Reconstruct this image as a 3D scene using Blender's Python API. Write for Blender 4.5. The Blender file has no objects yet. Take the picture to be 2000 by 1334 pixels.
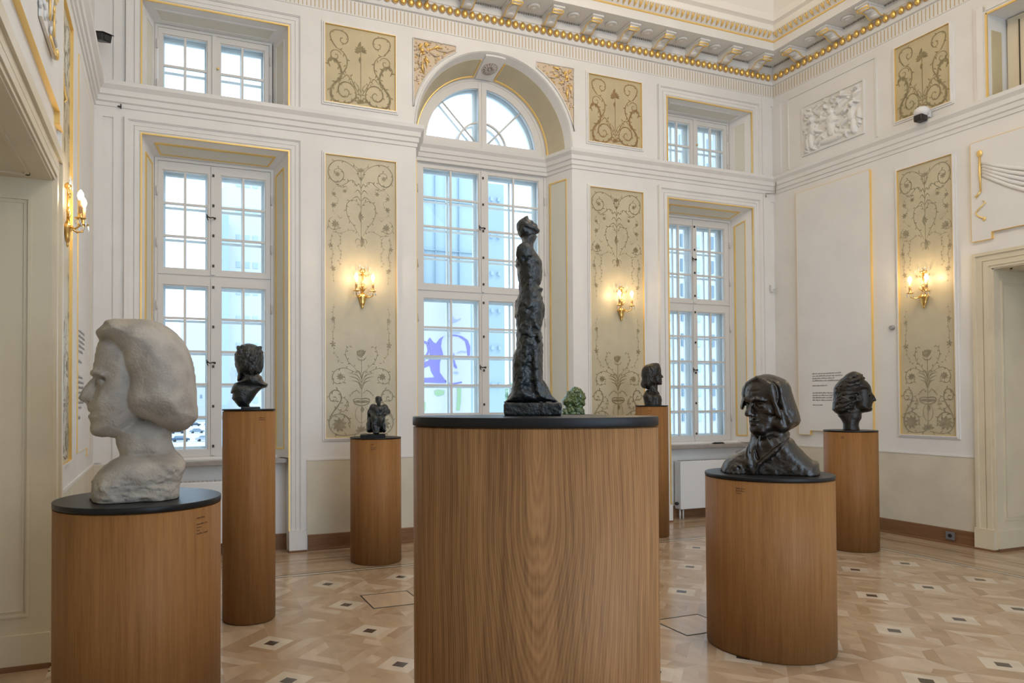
import bpy, math, random
import numpy as np
from mathutils import Vector, Matrix

S = bpy.context.scene
C = S.collection
PI = math.pi
random.seed(7)

# ------------------------------------------------------------------ camera
CY, CP, CR = 0.36733, 0.01683, -0.00441           # yaw to the right of +Y, pitch, roll
_r = Vector((math.cos(CY), -math.sin(CY), 0)); _w = Vector((math.sin(CY), math.cos(CY), 0)); _u = Vector((0, 0, 1))
_w2 = _w*math.cos(CP) + _u*math.sin(CP); _u2 = _u*math.cos(CP) - _w*math.sin(CP)
_r3 = _r*math.cos(CR) + _u2*math.sin(CR); _u3 = _u2*math.cos(CR) - _r*math.sin(CR)
FPX, PX, PY = 1372.264, 847.719, 760.490          # focal length and principal point for a 2000 x 1334 frame
EYE = Vector((0, 0, 1.5))
cam = bpy.data.cameras.new('camera'); camo = bpy.data.objects.new('camera', cam); C.objects.link(camo)
cam.sensor_width = 36; cam.lens = FPX/2000*36
cam.shift_x = (1000-PX)/2000; cam.shift_y = (PY-667)/2000
cam.clip_start = .05; cam.clip_end = 600
M = Matrix.Identity(4)
for i in range(3):
    M[i][0] = _r3[i]; M[i][1] = _u3[i]; M[i][2] = -_w2[i]; M[i][3] = EYE[i]
camo.matrix_world = M
S.camera = camo

# ------------------------------------------------------------------ world, lights, exposure
vs = S.view_settings
vs.view_transform = 'Standard'; vs.look = 'None'; vs.gamma = 1; vs.use_curve_mapping = False
vs.exposure = 0.16
W = bpy.data.worlds.new('overcast'); S.world = W; W.use_nodes = True
bg = W.node_tree.nodes['Background']
bg.inputs['Color'].default_value = (0.66, 0.82, 1.0, 1); bg.inputs['Strength'].default_value = 3.0

def light(name, kind, loc, energy, color, **k):
    l = bpy.data.lights.new(name, kind); l.energy = energy; l.color = color
    for a, v in k.items():
        if a != 'rot': setattr(l, a, v)
    o = bpy.data.objects.new(name, l); o.location = loc
    if 'rot' in k: o.rotation_euler = k['rot']
    C.objects.link(o); return o
WARM = (1.0, .79, .56)
light('chandelier_light', 'POINT', (3.5, 3.4, 6.3), 125, WARM, shadow_soft_size=.35)
light('chandelier_light', 'POINT', (3.5, -.2, 6.3), 60, WARM, shadow_soft_size=.35)

facade_fill_sun = light('facade_fill_sun', 'SUN', (0, 0, 30), 1.0, (1, .97, .92), angle=.35)  # added beneath the overcast sky to brighten the facades outside
facade_fill_sun.rotation_euler = Vector((.35, -.45, .82)).to_track_quat('Z', 'Y').to_euler()

# ------------------------------------------------------------------ materials
def mat(name, col, rough=.5, metal=0., bump=0., bscale=30., var=0., vscale=4., emit=None, es=0., spec=.5, coat=0., col2=None, detail=4):
    m = bpy.data.materials.new(name); m.use_nodes = True
    nt = m.node_tree; N = nt.nodes; L = nt.links; b = N['Principled BSDF']
    b.inputs['Base Color'].default_value = (*col, 1); b.inputs['Roughness'].default_value = rough
    b.inputs['Metallic'].default_value = metal; b.inputs['Specular IOR Level'].default_value = spec
    b.inputs['Coat Weight'].default_value = coat; b.inputs['Coat Roughness'].default_value = .15
    tc = N.new('ShaderNodeTexCoord')
    if var or col2:
        n = N.new('ShaderNodeTexNoise'); n.inputs['Scale'].default_value = vscale; n.inputs['Detail'].default_value = detail
        L.new(tc.outputs['Object'], n.inputs['Vector'])
        r = N.new('ShaderNodeValToRGB'); c2 = col2 or tuple(c*(1-var) for c in col)
        r.color_ramp.elements[0].position = .35; r.color_ramp.elements[1].position = .65
        r.color_ramp.elements[0].color = (*c2, 1); r.color_ramp.elements[1].color = (*col, 1)
        L.new(n.outputs['Fac'], r.inputs['Fac']); L.new(r.outputs['Color'], b.inputs['Base Color'])
    if bump:
        n = N.new('ShaderNodeTexNoise'); n.inputs['Scale'].default_value = bscale; n.inputs['Detail'].default_value = 5
        L.new(tc.outputs['Object'], n.inputs['Vector'])
        bp = N.new('ShaderNodeBump'); bp.inputs['Strength'].default_value = min(1, bump); bp.inputs['Distance'].default_value = .01*max(1, bump)
        L.new(n.outputs['Fac'], bp.inputs['Height']); L.new(bp.outputs['Normal'], b.inputs['Normal'])
    if emit:
        b.inputs['Emission Color'].default_value = (*emit, 1); b.inputs['Emission Strength'].default_value = es
    return m

def wood(name, light_c, dark_c, ring=False, vertical=True, rough=.42, sc=1.0):
    m = bpy.data.materials.new(name); m.use_nodes = True
    nt = m.node_tree; N = nt.nodes; L = nt.links; b = N['Principled BSDF']
    b.inputs['Roughness'].default_value = rough; b.inputs['Specular IOR Level'].default_value = .2
    tc = N.new('ShaderNodeTexCoord'); mp = N.new('ShaderNodeMapping')
    mp.inputs['Scale'].default_value = (1, 1, .035) if vertical else (.05, .05, 1)
    L.new(tc.outputs['Object'], mp.inputs['Vector'])
    def noise(scale, det, vec):
        n = N.new('ShaderNodeTexNoise'); n.inputs['Scale'].default_value = scale*sc; n.inputs['Detail'].default_value = det
        n.inputs['Roughness'].default_value = .6; L.new(vec, n.inputs['Vector']); return n.outputs['Fac']
    def math_(op, a, b_, c_=None):
        n = N.new('ShaderNodeMath'); n.operation = op
        for i, x in enumerate((a, b_, c_)):
            if x is None: continue
            if isinstance(x, (int, float)): n.inputs[i].default_value = x
            else: L.new(x, n.inputs[i])
        return n.outputs[0]
    fine = noise(170, 3, mp.outputs['Vector']); mid = noise(38, 4, mp.outputs['Vector'])
    big = noise(7, 2, mp.outputs['Vector'])
    f = math_('ADD', math_('MULTIPLY', fine, .35), math_('ADD', math_('MULTIPLY', mid, .38), math_('MULTIPLY', big, .27)))
    if ring:
        # crown-cut figure: nested vertical flames in the object's x-z plane, warped
        sx = N.new('ShaderNodeSeparateXYZ'); L.new(tc.outputs['Object'], sx.inputs[0])
        x = math_('SUBTRACT', sx.outputs['X'], 0.012); z = sx.outputs['Z']
        w1 = N.new('ShaderNodeTexNoise'); w1.inputs['Scale'].default_value = 3.2; w1.inputs['Detail'].default_value = 2
        mp2 = N.new('ShaderNodeMapping'); mp2.inputs['Scale'].default_value = (1, 1, .5); L.new(tc.outputs['Object'], mp2.inputs['Vector'])
        L.new(mp2.outputs['Vector'], w1.inputs['Vector'])
        ax = math_('ABSOLUTE', x, 0)
        dz = math_('SUBTRACT', z, 1.10)
        bulge = math_('DIVIDE', .16, math_('ADD', 1, math_('MULTIPLY', math_('MULTIPLY', dz, dz), 22)))
        fall = math_('EXPONENT', math_('MULTIPLY', ax, -9), 0)
        dzc = math_('MAXIMUM', math_('MINIMUM', dz, .25), -.45)
        k = math_('SUBTRACT', ax, math_('MULTIPLY', math_('MULTIPLY', dzc, .15), fall))
        k = math_('SUBTRACT', k, math_('MULTIPLY', bulge, math_('MULTIPLY', fall, math_('SUBTRACT', 1, fall))))
        k = math_('ADD', k, math_('MULTIPLY', w1.outputs['Fac'], .035))
        s1 = math_('SINE', math_('MULTIPLY', k, 820), 0)
        s2 = math_('SINE', math_('MULTIPLY', k, 330), 0)
        rg = math_('ADD', math_('MULTIPLY', s1, .045), math_('MULTIPLY', s2, .035))
        f = math_('ADD', f, rg)
    rp = N.new('ShaderNodeValToRGB'); e = rp.color_ramp.elements
    e[0].position = .34; e[0].color = (*dark_c, 1); e[1].position = .64; e[1].color = (*light_c, 1)
    L.new(f, rp.inputs['Fac']); L.new(rp.outputs['Color'], b.inputs['Base Color'])
    bp = N.new('ShaderNodeBump'); bp.inputs['Strength'].default_value = .12; bp.inputs['Distance'].default_value = .003
    L.new(f, bp.inputs['Height']); L.new(bp.outputs['Normal'], b.inputs['Normal'])
    return m

WHITE = mat('white_wall_paint', (.765, .757, .74), .55, var=.05, vscale=2.5, bump=.06, bscale=60)
CREAMW = mat('cream_dado_paint', (.67, .62, .50), .5, var=.10, vscale=3.5)
DOORC = mat('cream_door_paint', (.70, .625, .47), .42, var=.08, vscale=3)
WINW = mat('white_window_paint', (.66, .65, .63), .38)
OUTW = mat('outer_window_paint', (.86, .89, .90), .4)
FIELD = mat('beige_panel_paint', (.57, .51, .36), .38, var=.13, vscale=3.2, bump=.05, bscale=40)
FIELD2 = mat('ochre_panel_paint', (.55, .47, .29), .42, var=.14, vscale=3.2)
OLIVE = mat('olive_ornament_paint', (.31, .255, .135), .6, var=.35, vscale=25)
GREYO = mat('grey_ornament_paint', (.35, .31, .205), .6, var=.3, vscale=18)
BROWNO = mat('brown_ornament_paint', (.33, .21, .09), .6, var=.3, vscale=25)
ROSEO = mat('rose_ornament_paint', (.33, .25, .19), .6, var=.3, vscale=30)
GOLD = mat('gilding', (.93, .64, .19), .28, .85, bump=.15, bscale=60)
GOLDP = mat('gold_leaf_edge', (.88, .62, .22), .38, .5)
BRASS = mat('gilt_brass', (.86, .58, .20), .25, 1.0)
BRONZE = mat('dark_patinated_bronze', (.008, .012, .014), .30, .0, bump=.55, bscale=85, col2=(.020, .026, .028), vscale=22, spec=.6)
BRONZEB = mat('brown_bronze', (.018, .012, .008), .27, .0, bump=.35, bscale=60, col2=(.008, .007, .006), vscale=14, spec=.7)
BRONZEC = mat('weathered_bronze', (.020, .016, .012), .38, .0, bump=.35, bscale=60, col2=(.010, .009, .008), vscale=16, spec=.5)
GREENG = mat('green_glazed_cast', (.028, .065, .016), .18, .0, bump=.4, bscale=30, col2=(.085, .15, .045), vscale=22, spec=1.0)
MARBLE = mat('weathered_pale_marble', (.45, .415, .365), .62, bump=.5, bscale=90, col2=(.30, .278, .25), vscale=9, detail=10)
ROUGHM = mat('rough_hewn_marble', (.35, .325, .29), .75, bump=.8, bscale=35, col2=(.20, .19, .175), vscale=16, detail=8)
BLACKD = mat('matt_black_laminate', (.008, .009, .011), .38, spec=.28)
BLACKP = mat('black_plastic', (.012, .012, .012), .4)
WHITEP = mat('white_plastic', (.72, .72, .72), .35)
RADW = mat('white_radiator_enamel', (.74, .76, .78), .3)
OAKL = wood('oak_veneer', (.33, .162, .056), (.20, .088, .027), rough=.5)
OAKC = wood('crown_cut_oak_veneer', (.345, .180, .074), (.155, .073, .028), ring=True, rough=.5)
SKIRT = wood('oak_skirting', (.27, .145, .075), (.16, .08, .038), vertical=False)
TEXTM = mat('dark_lettering', (.16, .16, .17), .6)
ENGRAVE = mat('burnt_lettering', (.10, .045, .018), .7)
STEELD = mat('dark_iron', (.05, .045, .04), .4, .7)
CANDLE = mat('tan_candle_sleeve', (.50, .32, .16), .5)
BULB = mat('warm_lit_bulb', (1, .9, .7), .3, emit=(1, .80, .50), es=19)
SILLM = mat('grey_stone_sill', (.34, .31, .29), .35, var=.15, vscale=14)
CEILM = mat('cream_ceiling_paint', (.88, .84, .77), .6)
CRYS = mat('crystal_drops', (.75, .80, .85), .05, 0, spec=1.0)
CRYS.node_tree.nodes['Principled BSDF'].inputs['Transmission Weight'].default_value = .75

def glass_mat():
    m = bpy.data.materials.new('window_glass'); m.use_nodes = True; nt = m.node_tree; N = nt.nodes; L = nt.links
    N.remove(N['Principled BSDF']); out = N['Material Output']
    t = N.new('ShaderNodeBsdfTransparent'); t.inputs['Color'].default_value = (.93, .97, .98, 1)
    g = N.new('ShaderNodeBsdfGlossy'); g.inputs['Roughness'].default_value = .02
    fr = N.new('ShaderNodeFresnel'); fr.inputs['IOR'].default_value = 1.35
    mx = N.new('ShaderNodeMixShader'); L.new(fr.outputs[0], mx.inputs[0]); L.new(t.outputs[0], mx.inputs[1]); L.new(g.outputs[0], mx.inputs[2])
    L.new(mx.outputs[0], out.inputs['Surface']); return m
GLASS = glass_mat()

# ------------------------------------------------------------------ mesh helpers
class MB:
    def __init__(s): s.v = []; s.f = []; s.m = []; s.sm = []
    def add(s, vs, fs, mi=0, smooth=False):
        o = len(s.v); s.v += [tuple(p) for p in vs]
        for f in fs: s.f.append(tuple(i+o for i in f)); s.m.append(mi); s.sm.append(smooth)
        return s
    def box(s, x0, x1, y0, y1, z0, z1, mi=0):
        x0, x1 = min(x0, x1), max(x0, x1); y0, y1 = min(y0, y1), max(y0, y1); z0, z1 = min(z0, z1), max(z0, z1)
        v = [(x, y, z) for z in (z0, z1) for y in (y0, y1) for x in (x0, x1)]
        return s.add(v, [(0, 2, 3, 1), (4, 5, 7, 6), (0, 1, 5, 4), (2, 6, 7, 3), (0, 4, 6, 2), (1, 3, 7, 5)], mi)
    def prism(s, poly, a, b, axis='z', mi=0, smooth=False):
        n = len(poly)
        def P(p, t): return {'z': (p[0], p[1], t), 'y': (p[0], t, p[1]), 'x': (t, p[0], p[1])}[axis]
        v = [P(p, a) for p in poly]+[P(p, b) for p in poly]
        s.add(v, [tuple(range(n))[::-1], tuple(range(n, 2*n))], mi)
        o = len(s.v)-2*n
        for i in range(n):
            j = (i+1) % n; s.f.append((o+i, o+j, o+n+j, o+n+i)); s.m.append(mi); s.sm.append(smooth)
        return s
    def lathe(s, prof, cx=0, cy=0, seg=24, mi=0, smooth=True, sx=1, sy=1, cap=True, axis='z', c3=None):
        n = len(prof); v = []
        for r, z in prof:
            for k in range(seg):
                a = 2*PI*k/seg; x, y = r*sx*math.cos(a), r*sy*math.sin(a)
                if axis == 'z': v.append((cx+x, cy+y, z))
                elif axis == 'y': v.append((c3[0]+x, c3[1]+z, c3[2]+y))
                else: v.append((c3[0]+z, c3[1]+x, c3[2]+y))
        f = []
        for i in range(n-1):
            for k in range(seg):
                k2 = (k+1) % seg; f.append((i*seg+k, i*seg+k2, (i+1)*seg+k2, (i+1)*seg+k))
        s.add(v, f, mi, smooth)
        if cap:
            o = len(s.v)-n*seg
            s.f.append(tuple(o+k for k in range(seg))[::-1]); s.m.append(mi); s.sm.append(False)
            s.f.append(tuple(o+(n-1)*seg+k for k in range(seg))); s.m.append(mi); s.sm.append(False)
        return s
    def tube(s, pts, rad, seg=8, mi=0, smooth=True):
        pts = [Vector(p) for p in pts]; n = len(pts)
        if not hasattr(rad, '__len__'): rad = [rad]*n
        v = []; up = Vector((0, 0, 1)); prev = None
        for i, p in enumerate(pts):
            t = (pts[min(i+1, n-1)]-pts[max(i-1, 0)]).normalized()
            if prev is None:
                a = up if abs(t.dot(up)) < .9 else Vector((1, 0, 0)); nx = t.cross(a).normalized()
            else: nx = (prev-t*prev.dot(t)).normalized()
            prev = nx; ny = t.cross(nx)
            for k in range(seg):
                a = 2*PI*k/seg; v.append(p+nx*rad[i]*math.cos(a)+ny*rad[i]*math.sin(a))
        f = [(i*seg+k, i*seg+(k+1) % seg, (i+1)*seg+(k+1) % seg, (i+1)*seg+k) for i in range(n-1) for k in range(seg)]
        f += [tuple(range(seg))[::-1], tuple((n-1)*seg+k for k in range(seg))]
        return s.add(v, f, mi, smooth)
    def ell(s, c, r, seg=12, rings=8, mi=0):
        v = []; f = []
        for i in range(rings+1):
            th = PI*i/rings
            for k in range(seg):
                a = 2*PI*k/seg; v.append((c[0]+r[0]*math.sin(th)*math.cos(a), c[1]+r[1]*math.sin(th)*math.sin(a), c[2]+r[2]*math.cos(th)))
        for i in range(rings):
            for k in range(seg):
                k2 = (k+1) % seg; f.append((i*seg+k, (i+1)*seg+k, (i+1)*seg+k2, i*seg+k2))
        return s.add(v, f, mi, True)
    def sweep(s, path, prof, side=1, mi=0):
        """profile (offset towards the room, z) swept along an open floor-plan path with mitres"""
        n = len(path); m = len(prof); v = []
        for i in range(n):
            p = Vector(path[i]); ns = []
            if i > 0: d = (p-Vector(path[i-1])).normalized(); ns.append(Vector((-d.y, d.x))*side)
            if i < n-1: d = (Vector(path[i+1])-p).normalized(); ns.append(Vector((-d.y, d.x))*side)
            if len(ns) == 2: b = (ns[0]+ns[1]); b = b/b.length; b = b/max(.3, b.dot(ns[0]))
            else: b = ns[0]
            for o, z in prof: q = p+b*o; v.append((q.x, q.y, z))
        f = []
        for i in range(n-1):
            for j in range(m-1):
                q = (i*m+j, (i+1)*m+j, (i+1)*m+j+1, i*m+j+1); f.append(q if side > 0 else q[::-1])
        f.append(tuple(range(m)) if side > 0 else tuple(range(m))[::-1])
        f.append(tuple((n-1)*m+j for j in range(m))[::-1] if side > 0 else tuple((n-1)*m+j for j in range(m)))
        return s.add(v, f, mi)
    def build(s, name, mats, parent=None, loc=None, rz=0, bevel=0):
        me = bpy.data.meshes.new(name); me.from_pydata(s.v, [], s.f)
        if not isinstance(mats, (list, tuple)): mats = [mats]
        for m in mats: me.materials.append(m)
        me.polygons.foreach_set('material_index', s.m); me.polygons.foreach_set('use_smooth', s.sm); me.update()
        o = bpy.data.objects.new(name, me); C.objects.link(o)
        if parent: o.parent = parent
        if loc: o.location = loc
        if rz: o.rotation_euler = (0, 0, rz)
        if bevel:
            b = o.modifiers.new('bevel', 'BEVEL'); b.width = bevel; b.segments = 2; b.limit_method = 'ANGLE'
        return o

def empty(name, loc=(0, 0, 0), rz=0, parent=None):
    o = bpy.data.objects.new(name, None); C.objects.link(o); o.location = loc; o.rotation_euler = (0, 0, rz); o.empty_display_size = .05
    if parent: o.parent = parent
    return o
def tag(o, label=None, cat=None, group=None, kind=None):
    for k, v in (('label', label), ('category', cat), ('group', group), ('kind', kind)):
        if v: o[k] = v
    return o
def struct(o): o['kind'] = 'structure'; return o

def ray(u, v): return _r3*((u-PX)/FPX)+_u3*((PY-v)/FPX)+_w2
def on_y(u, v, Y): d = ray(u, v); return EYE+d*(Y/d.y)
def on_x(u, v, X): d = ray(u, v); return EYE+d*(X/d.x)

XL, XR, YB = -.60, 7.615, 7.10       # left, right and window wall faces
YREAR = -2.6
# ================================================================== the room
XC = 3.512
# ---- floor: parquet of square panels with dark insets, a plank border and inlaid lines
def floor():
    cols = {}
    mats = []
    shades = [(.45, .335, .225), (.42, .305, .20), (.49, .375, .265), (.37, .26, .165), (.44, .325, .22), (.53, .42, .31)]
    for i, c in enumerate(shades): mats.append(floor_wood('parquet_oak_%d' % i, c))
    mats.append(floor_wood('maple_inlay', (.57, .485, .385)))
    mats.append(floor_wood('bog_oak_inlay', (.055, .045, .038)))
    b = MB(); rnd = random.Random(3)
    def quad(p, mi): b.add([(x, y, 0) for x, y in p], [(0, 1, 2, 3)], mi)
    P = .632; X0, Y0 = .6251+.004, 3.8365
    ix0, ix1, iy0, iy1 = -2, 10, -10, 3
    bx1, by1 = 6.70, 6.085           # inner edge of the border
    def clipped(poly, mi):
        # clip a convex polygon to the field
        for ax, lim, sg in ((0, bx1, 1), (1, by1, 1), (0, XL+.9*0, -1)):
            out = []
            for i in range(len(poly)):
                a, c = poly[i-1], poly[i]; ia = (lim-a[ax])*sg >= 0; ic = (lim-c[ax])*sg >= 0
                if ia != ic:
                    t = (lim-a[ax])/(c[ax]-a[ax]); out.append((a[0]+(c[0]-a[0])*t, a[1]+(c[1]-a[1])*t))
                if ic: out.append(c)
            poly = out
            if len(poly) < 3: return
        b.add([(x, y, 0) for x, y in poly], [tuple(range(len(poly)))], mi)
    h = P/2; d1, d2 = .140, .050
    for i in range(ix0, ix1+1):
        for j in range(iy0, iy1+2):
            cx, cy = X0+i*P, Y0+j*P
            w = lambda: rnd.choice((0, 0, 1, 1, 2, 3, 4, 4, 5))
            # dark square, pale lozenge
            ring = [(0, 1), (1, 0), (0, -1), (-1, 0)]
            clipped([(cx+d2*x, cy+d2*y) for x, y in ring][::-1], 7)
            for k in range(4):
                a, c = ring[k], ring[(k+1) % 4]
                clipped([(cx+d2*c[0], cy+d2*c[1]), (cx+d2*a[0], cy+d2*a[1]), (cx+d1*a[0], cy+d1*a[1]), (cx+d1*c[0], cy+d1*c[1])][::1], 6)
            # bands of basket strips round the lozenge, out to the panel's diamond and square corners
            e1 = .205
            for k in range(4):
                a, c = ring[k], ring[(k+1) % 4]; ww = w()
                clipped([(cx+d1*c[0], cy+d1*c[1]), (cx+d1*a[0], cy+d1*a[1]), (cx+e1*a[0], cy+e1*a[1]), (cx+e1*c[0], cy+e1*c[1])], ww)
                # two strips from e1 diamond to h diamond
                m = 3
                for q in range(m):
                    t0, t1 = q/m, (q+1)/m
                    f = lambda r, t: (cx+r*(a[0]+(c[0]-a[0])*t), cy+r*(a[1]+(c[1]-a[1])*t))
                    clipped([f(e1, t1), f(e1, t0), f(h, t0), f(h, t1)], w())
                # corner triangles of the panel, three strips each
                co = ((a[0]+c[0])*h, (a[1]+c[1])*h)
                pa, pc = (h*a[0], h*a[1]), (h*c[0], h*c[1])
                for q in range(3):
                    t0, t1 = q/3, (q+1)/3
                    l = lambda p, t: (p[0]+(co[0]-p[0])*t+cx, p[1]+(co[1]-p[1])*t+cy)
                    poly = [l(pc, t0), l(pa, t0), l(pa, t1), l(pc, t1)]
                    if q == 2: poly = poly[:3]
                    clipped(poly, w())
    # border
    Lx, Ly = XR+.9, YB+.4
    def rect(x0, x1, y0, y1, mi): quad([(x0, y0), (x1, y0), (x1, y1), (x0, y1)], mi)
    rear = YREAR
    rows = [(by1, by1+.020, 7), (by1+.020, by1+.058, 6), (by1+.058, by1+.078, 7)]
    for y0, y1, mi in rows: rect(XL-1.2, bx1+(y0-by1)+.0, y0, y1, mi); rect(bx1+(y0-by1), bx1+(y1-by1), rear, y1, mi)
    # inner plank band
    y = by1+.078; x = XL-1.2; r2 = random.Random(5)
    def planks(x0, x1, y0, y1, horiz, n):
        st = (y1-y0)/n if horiz else (x1-x0)/n
        for k in range(n):
            t = (x0 if horiz else y0)-r2.random()
            end = x1 if horiz else y1
            while t < end:
                l = .55+r2.random()*.8; a, c = max(t, x0 if horiz else y0), min(t+l, end)
                if c > a:
                    mi = r2.choice((0, 1, 1, 3, 4, 0, 2))
                    if horiz: rect(a, c, y0+k*st, y0+(k+1)*st, mi)
                    else: rect(x0+k*st, x0+(k+1)*st, a, c, mi)
                t += l
    ya, yb = by1+.078, 6.675; xa = bx1+.078; xb = 7.25
    planks(XL-1.2, xa, ya, yb, True, 6)
    rect(XL-1.2, xb+.014, yb, yb+.014, 7); rect(xb, xb+.014, rear, yb, 7)
    planks(xa, xb, rear, yb, False, 6)
    planks(XL-1.2, xb+.014, yb+.014, Ly, True, 8)
    planks(xb+.014, Lx, rear, yb+.014, False, 9); planks(xb+.014, Lx, yb+.014, Ly, False, 9)
    # beyond the left wall (door passage)
    rect(XL-1.2, XL, rear, by1, 1)
    o = b.build('floor', mats); struct(o)
    return o
def floor_wood(name, c):
    m = bpy.data.materials.new(name); m.use_nodes = True; nt = m.node_tree; N = nt.nodes; L = nt.links; b = N['Principled BSDF']
    b.inputs['Roughness'].default_value = .20; b.inputs['Specular IOR Level'].default_value = .6
    tc = N.new('ShaderNodeTexCoord'); n = N.new('ShaderNodeTexNoise'); n.inputs['Scale'].default_value = 9; n.inputs['Detail'].default_value = 6
    mp = N.new('ShaderNodeMapping'); mp.inputs['Scale'].default_value = (1, .35, 1); mp.inputs['Rotation'].default_value = (0, 0, (sum(map(ord, name)) % 7)*.45)
    L.new(tc.outputs['Object'], mp.inputs['Vector']); L.new(mp.outputs['Vector'], n.inputs['Vector'])
    r = N.new('ShaderNodeValToRGB'); r.color_ramp.elements[0].position = .3; r.color_ramp.elements[1].position = .7
    r.color_ramp.elements[0].color = (*[x*.86 for x in c], 1); r.color_ramp.elements[1].color = (*[min(1, x*1.10) for x in c], 1)
    L.new(n.outputs['Fac'], r.inputs['Fac']); L.new(r.outputs['Color'], b.inputs['Base Color'])
    return m
floor()
# brass-edged floor hatches
for k, (x0, x1, y0, y1) in enumerate(((1.42, 1.80, 4.93, 5.295), (3.11, 3.49, 3.62, 3.955))):
    e = empty('floor_hatch', (x0, y0, 0))
    w, d = x1-x0, y1-y0
    b = MB(); b.box(.006, w-.006, .006, d-.006, 0, .0012); b.build('cover', floor_wood('hatch_oak', (.50, .37, .25)), e)
    b = MB()
    for q in ((-.003, w+.003, -.003, .006), (-.003, w+.003, d-.006, d+.003), (-.003, .006, .006, d-.006), (w-.006, w+.003, .006, d-.006)):
        b.box(q[0], q[1], q[2], q[3], 0, .0025)
    b.build('edging', STEELD, e)
    tag(e, ['square parquet floor hatch with dark edging left of the central plinth', 'parquet floor hatch with dark edging beside the front right bust plinth'][k], 'floor hatch')

# ---- window wall
AR, AZ = .975, 4.455; AR2, YW2 = .845, 7.49; YW = 7.36; TOP = 6.2; YO = 7.66
W1 = (-.20, 1.17); W3 = (5.855, 7.225); FW1 = (-.09, 1.055); FW3 = (5.97, 7.115)
b = MB()
for x0, x1 in ((XL-1.4, W1[0]), (W1[1], XC-AR), (XC+AR, W3[0]), (W3[1], XR+1.2)): b.box(x0, x1, YB, YO, 0, TOP)
for (x0, x1), (f0, f1) in ((W1, FW1), (W3, FW3)):
    b.box(x0, x1, YB, YW, 4.02, 4.455); b.box(x0, x1, YB, YW, 5.29, TOP)
    b.box(x0, x1, YW, YO, 3.905, 4.455); b.box(x0, x1, YW, YO, 5.225, TOP); b.box(x0, x1, 7.262, YO, 0, .94)
    b.prism([(YB, 4.02), (YW, 4.02), (YW, 3.905)], x0, x1, 'x'); b.prism([(YB, 5.29), (YW, 5.29), (YW, 5.225)], x0, x1, 'x')
    for z0, z1 in ((.94, 4.02), (4.455, 5.29)):
        b.prism([(x0, YB), (f0, YW), (x0, YW)], z0, z1); b.prism([(x1, YB), (x1, YW), (f1, YW)], z0, z1)
        b.box(x0, f0, YW, YO, z0, z1); b.box(f1, x1, YW, YO, z0, z1)
# arch bay
n = 40
fr = [(XC+AR*math.cos(PI*k/n), AZ+AR*math.sin(PI*k/n)) for k in range(n+1)]
bk = [(XC+AR2*math.cos(PI*k/n), AZ+AR2*math.sin(PI*k/n)) for k in range(n+1)]
v = []; f = []
for k in range(n+1):
    v += [(fr[k][0], YB, fr[k][1]), (bk[k][0], YW2, bk[k][1]), (bk[k][0], YO, bk[k][1]), (fr[k][0], YB, TOP), (bk[k][0], YO, TOP)]
for k in range(n):
    a, c = 5*k, 5*(k+1)
    f += [(a, c, c+1, a+1), (a+1, c+1, c+2, a+2), (a, a+3, c+3, c), (a+2, c+2, c+4, a+4)]
b.add(v, f)
for sgn in (-1, 1):
    x0, x1 = XC+sgn*AR, XC+sgn*AR2
    b.prism([(x0, YB), (x1, YW2), (x1, YO), (x0, YO)] if sgn < 0 else [(x1, YW2), (x0, YB), (x0, YO), (x1, YO)], .94, AZ)
    b.box(min(x0, x1), max(x0, x1), 7.30, YO, 0, .94)
b.box(XC-AR2, XC+AR2, 7.30, YO, 0, .94)
struct(b.build('wall_back', WHITE))

# ---- right wall with door opening and upper opening
DR = 4.465; DLf = 4.55            # far jambs of the right and left doors
b = MB(); T = .75
b.box(XR, XR+T, DR, YB+.3, 0, TOP)
b.box(XR, XR+T, 3.1, DR, 2.785, 4.455); b.box(XR, XR+T, 3.1, DR, 5.31, TOP)
b.box(XR, XR+T, YREAR, 3.1, 0, TOP)
b.box(XR+.30, XR+.34, 3.1, DR, 4.455, 5.31)
struct(b.build('wall_right', WHITE))
b = MB()
b.box(XL-T, XL, DLf, YB+.3, 0, TOP); b.box(XL-T, XL, -.6, DLf, 2.79, TOP); b.box(XL-T, XL, YREAR, -.6, 0, TOP)
struct(b.build('wall_left', WHITE))

b = MB(); b.box(XL-T, 1.0, YREAR-.3, YREAR, 0, TOP); b.box(6.0, XR+T, YREAR-.3, YREAR, 0, TOP); b.box(1.0, 6.0, YREAR-.3, YREAR, 4.6, TOP)  # unseen wall; its opening is sized to admit daylight as fill
struct(b.build('wall_rear', WHITE))

# ---- string course round the room
SP = [(0, 4.235), (.012, 4.24), (.014, 4.275), (.03, 4.285), (.034, 4.33), (.05, 4.34), (.055, 4.385), (.085, 4.42), (.09, 4.455), (.0, 4.468)]
LP = [(XL, YREAR), (XL, YB), (XC-AR, YB), (XC-AR2, YW2)]
RP = [(XC+AR2, YW2), (XC+AR, YB), (XR, YB), (XR, YREAR)]
b = MB(); b.sweep(LP, SP, -1); struct(b.build('trim_1', WHITE))
b = MB(); b.sweep(RP, SP, -1); struct(b.build('trim_2', WHITE))
b = MB(); b.sweep([(XC-AR2, YW2-.03), (XC+AR2, YW2-.03)], [(o*.7, z-.005) for o, z in SP], -1); b.box(XC-AR2, XC+AR2, YW2-.03, YW2+.05, 4.23, 4.463)
struct(b.build('trim_3', WINW))

# ---- main cornice
CPATH = [(XL, YREAR), (XL, YB), (XR, YB), (XR, YREAR)]
b = MB()
b.sweep(CPATH, [(0, 5.535), (.008, 5.54), (.008, 5.69), (.035, 5.695), (.045, 5.715), (.05, 5.73), (.05, 5.825), (.06, 5.83), (.06, 5.926),
                (.40, 5.926), (.40, 6.03), (.405, 6.035), (.41, 6.05), (.47, 6.125), (.47, 6.14), (.40, 6.16), (.36, 6.16)], -1)
corn = struct(b.build('trim_4', WHITE))
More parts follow.
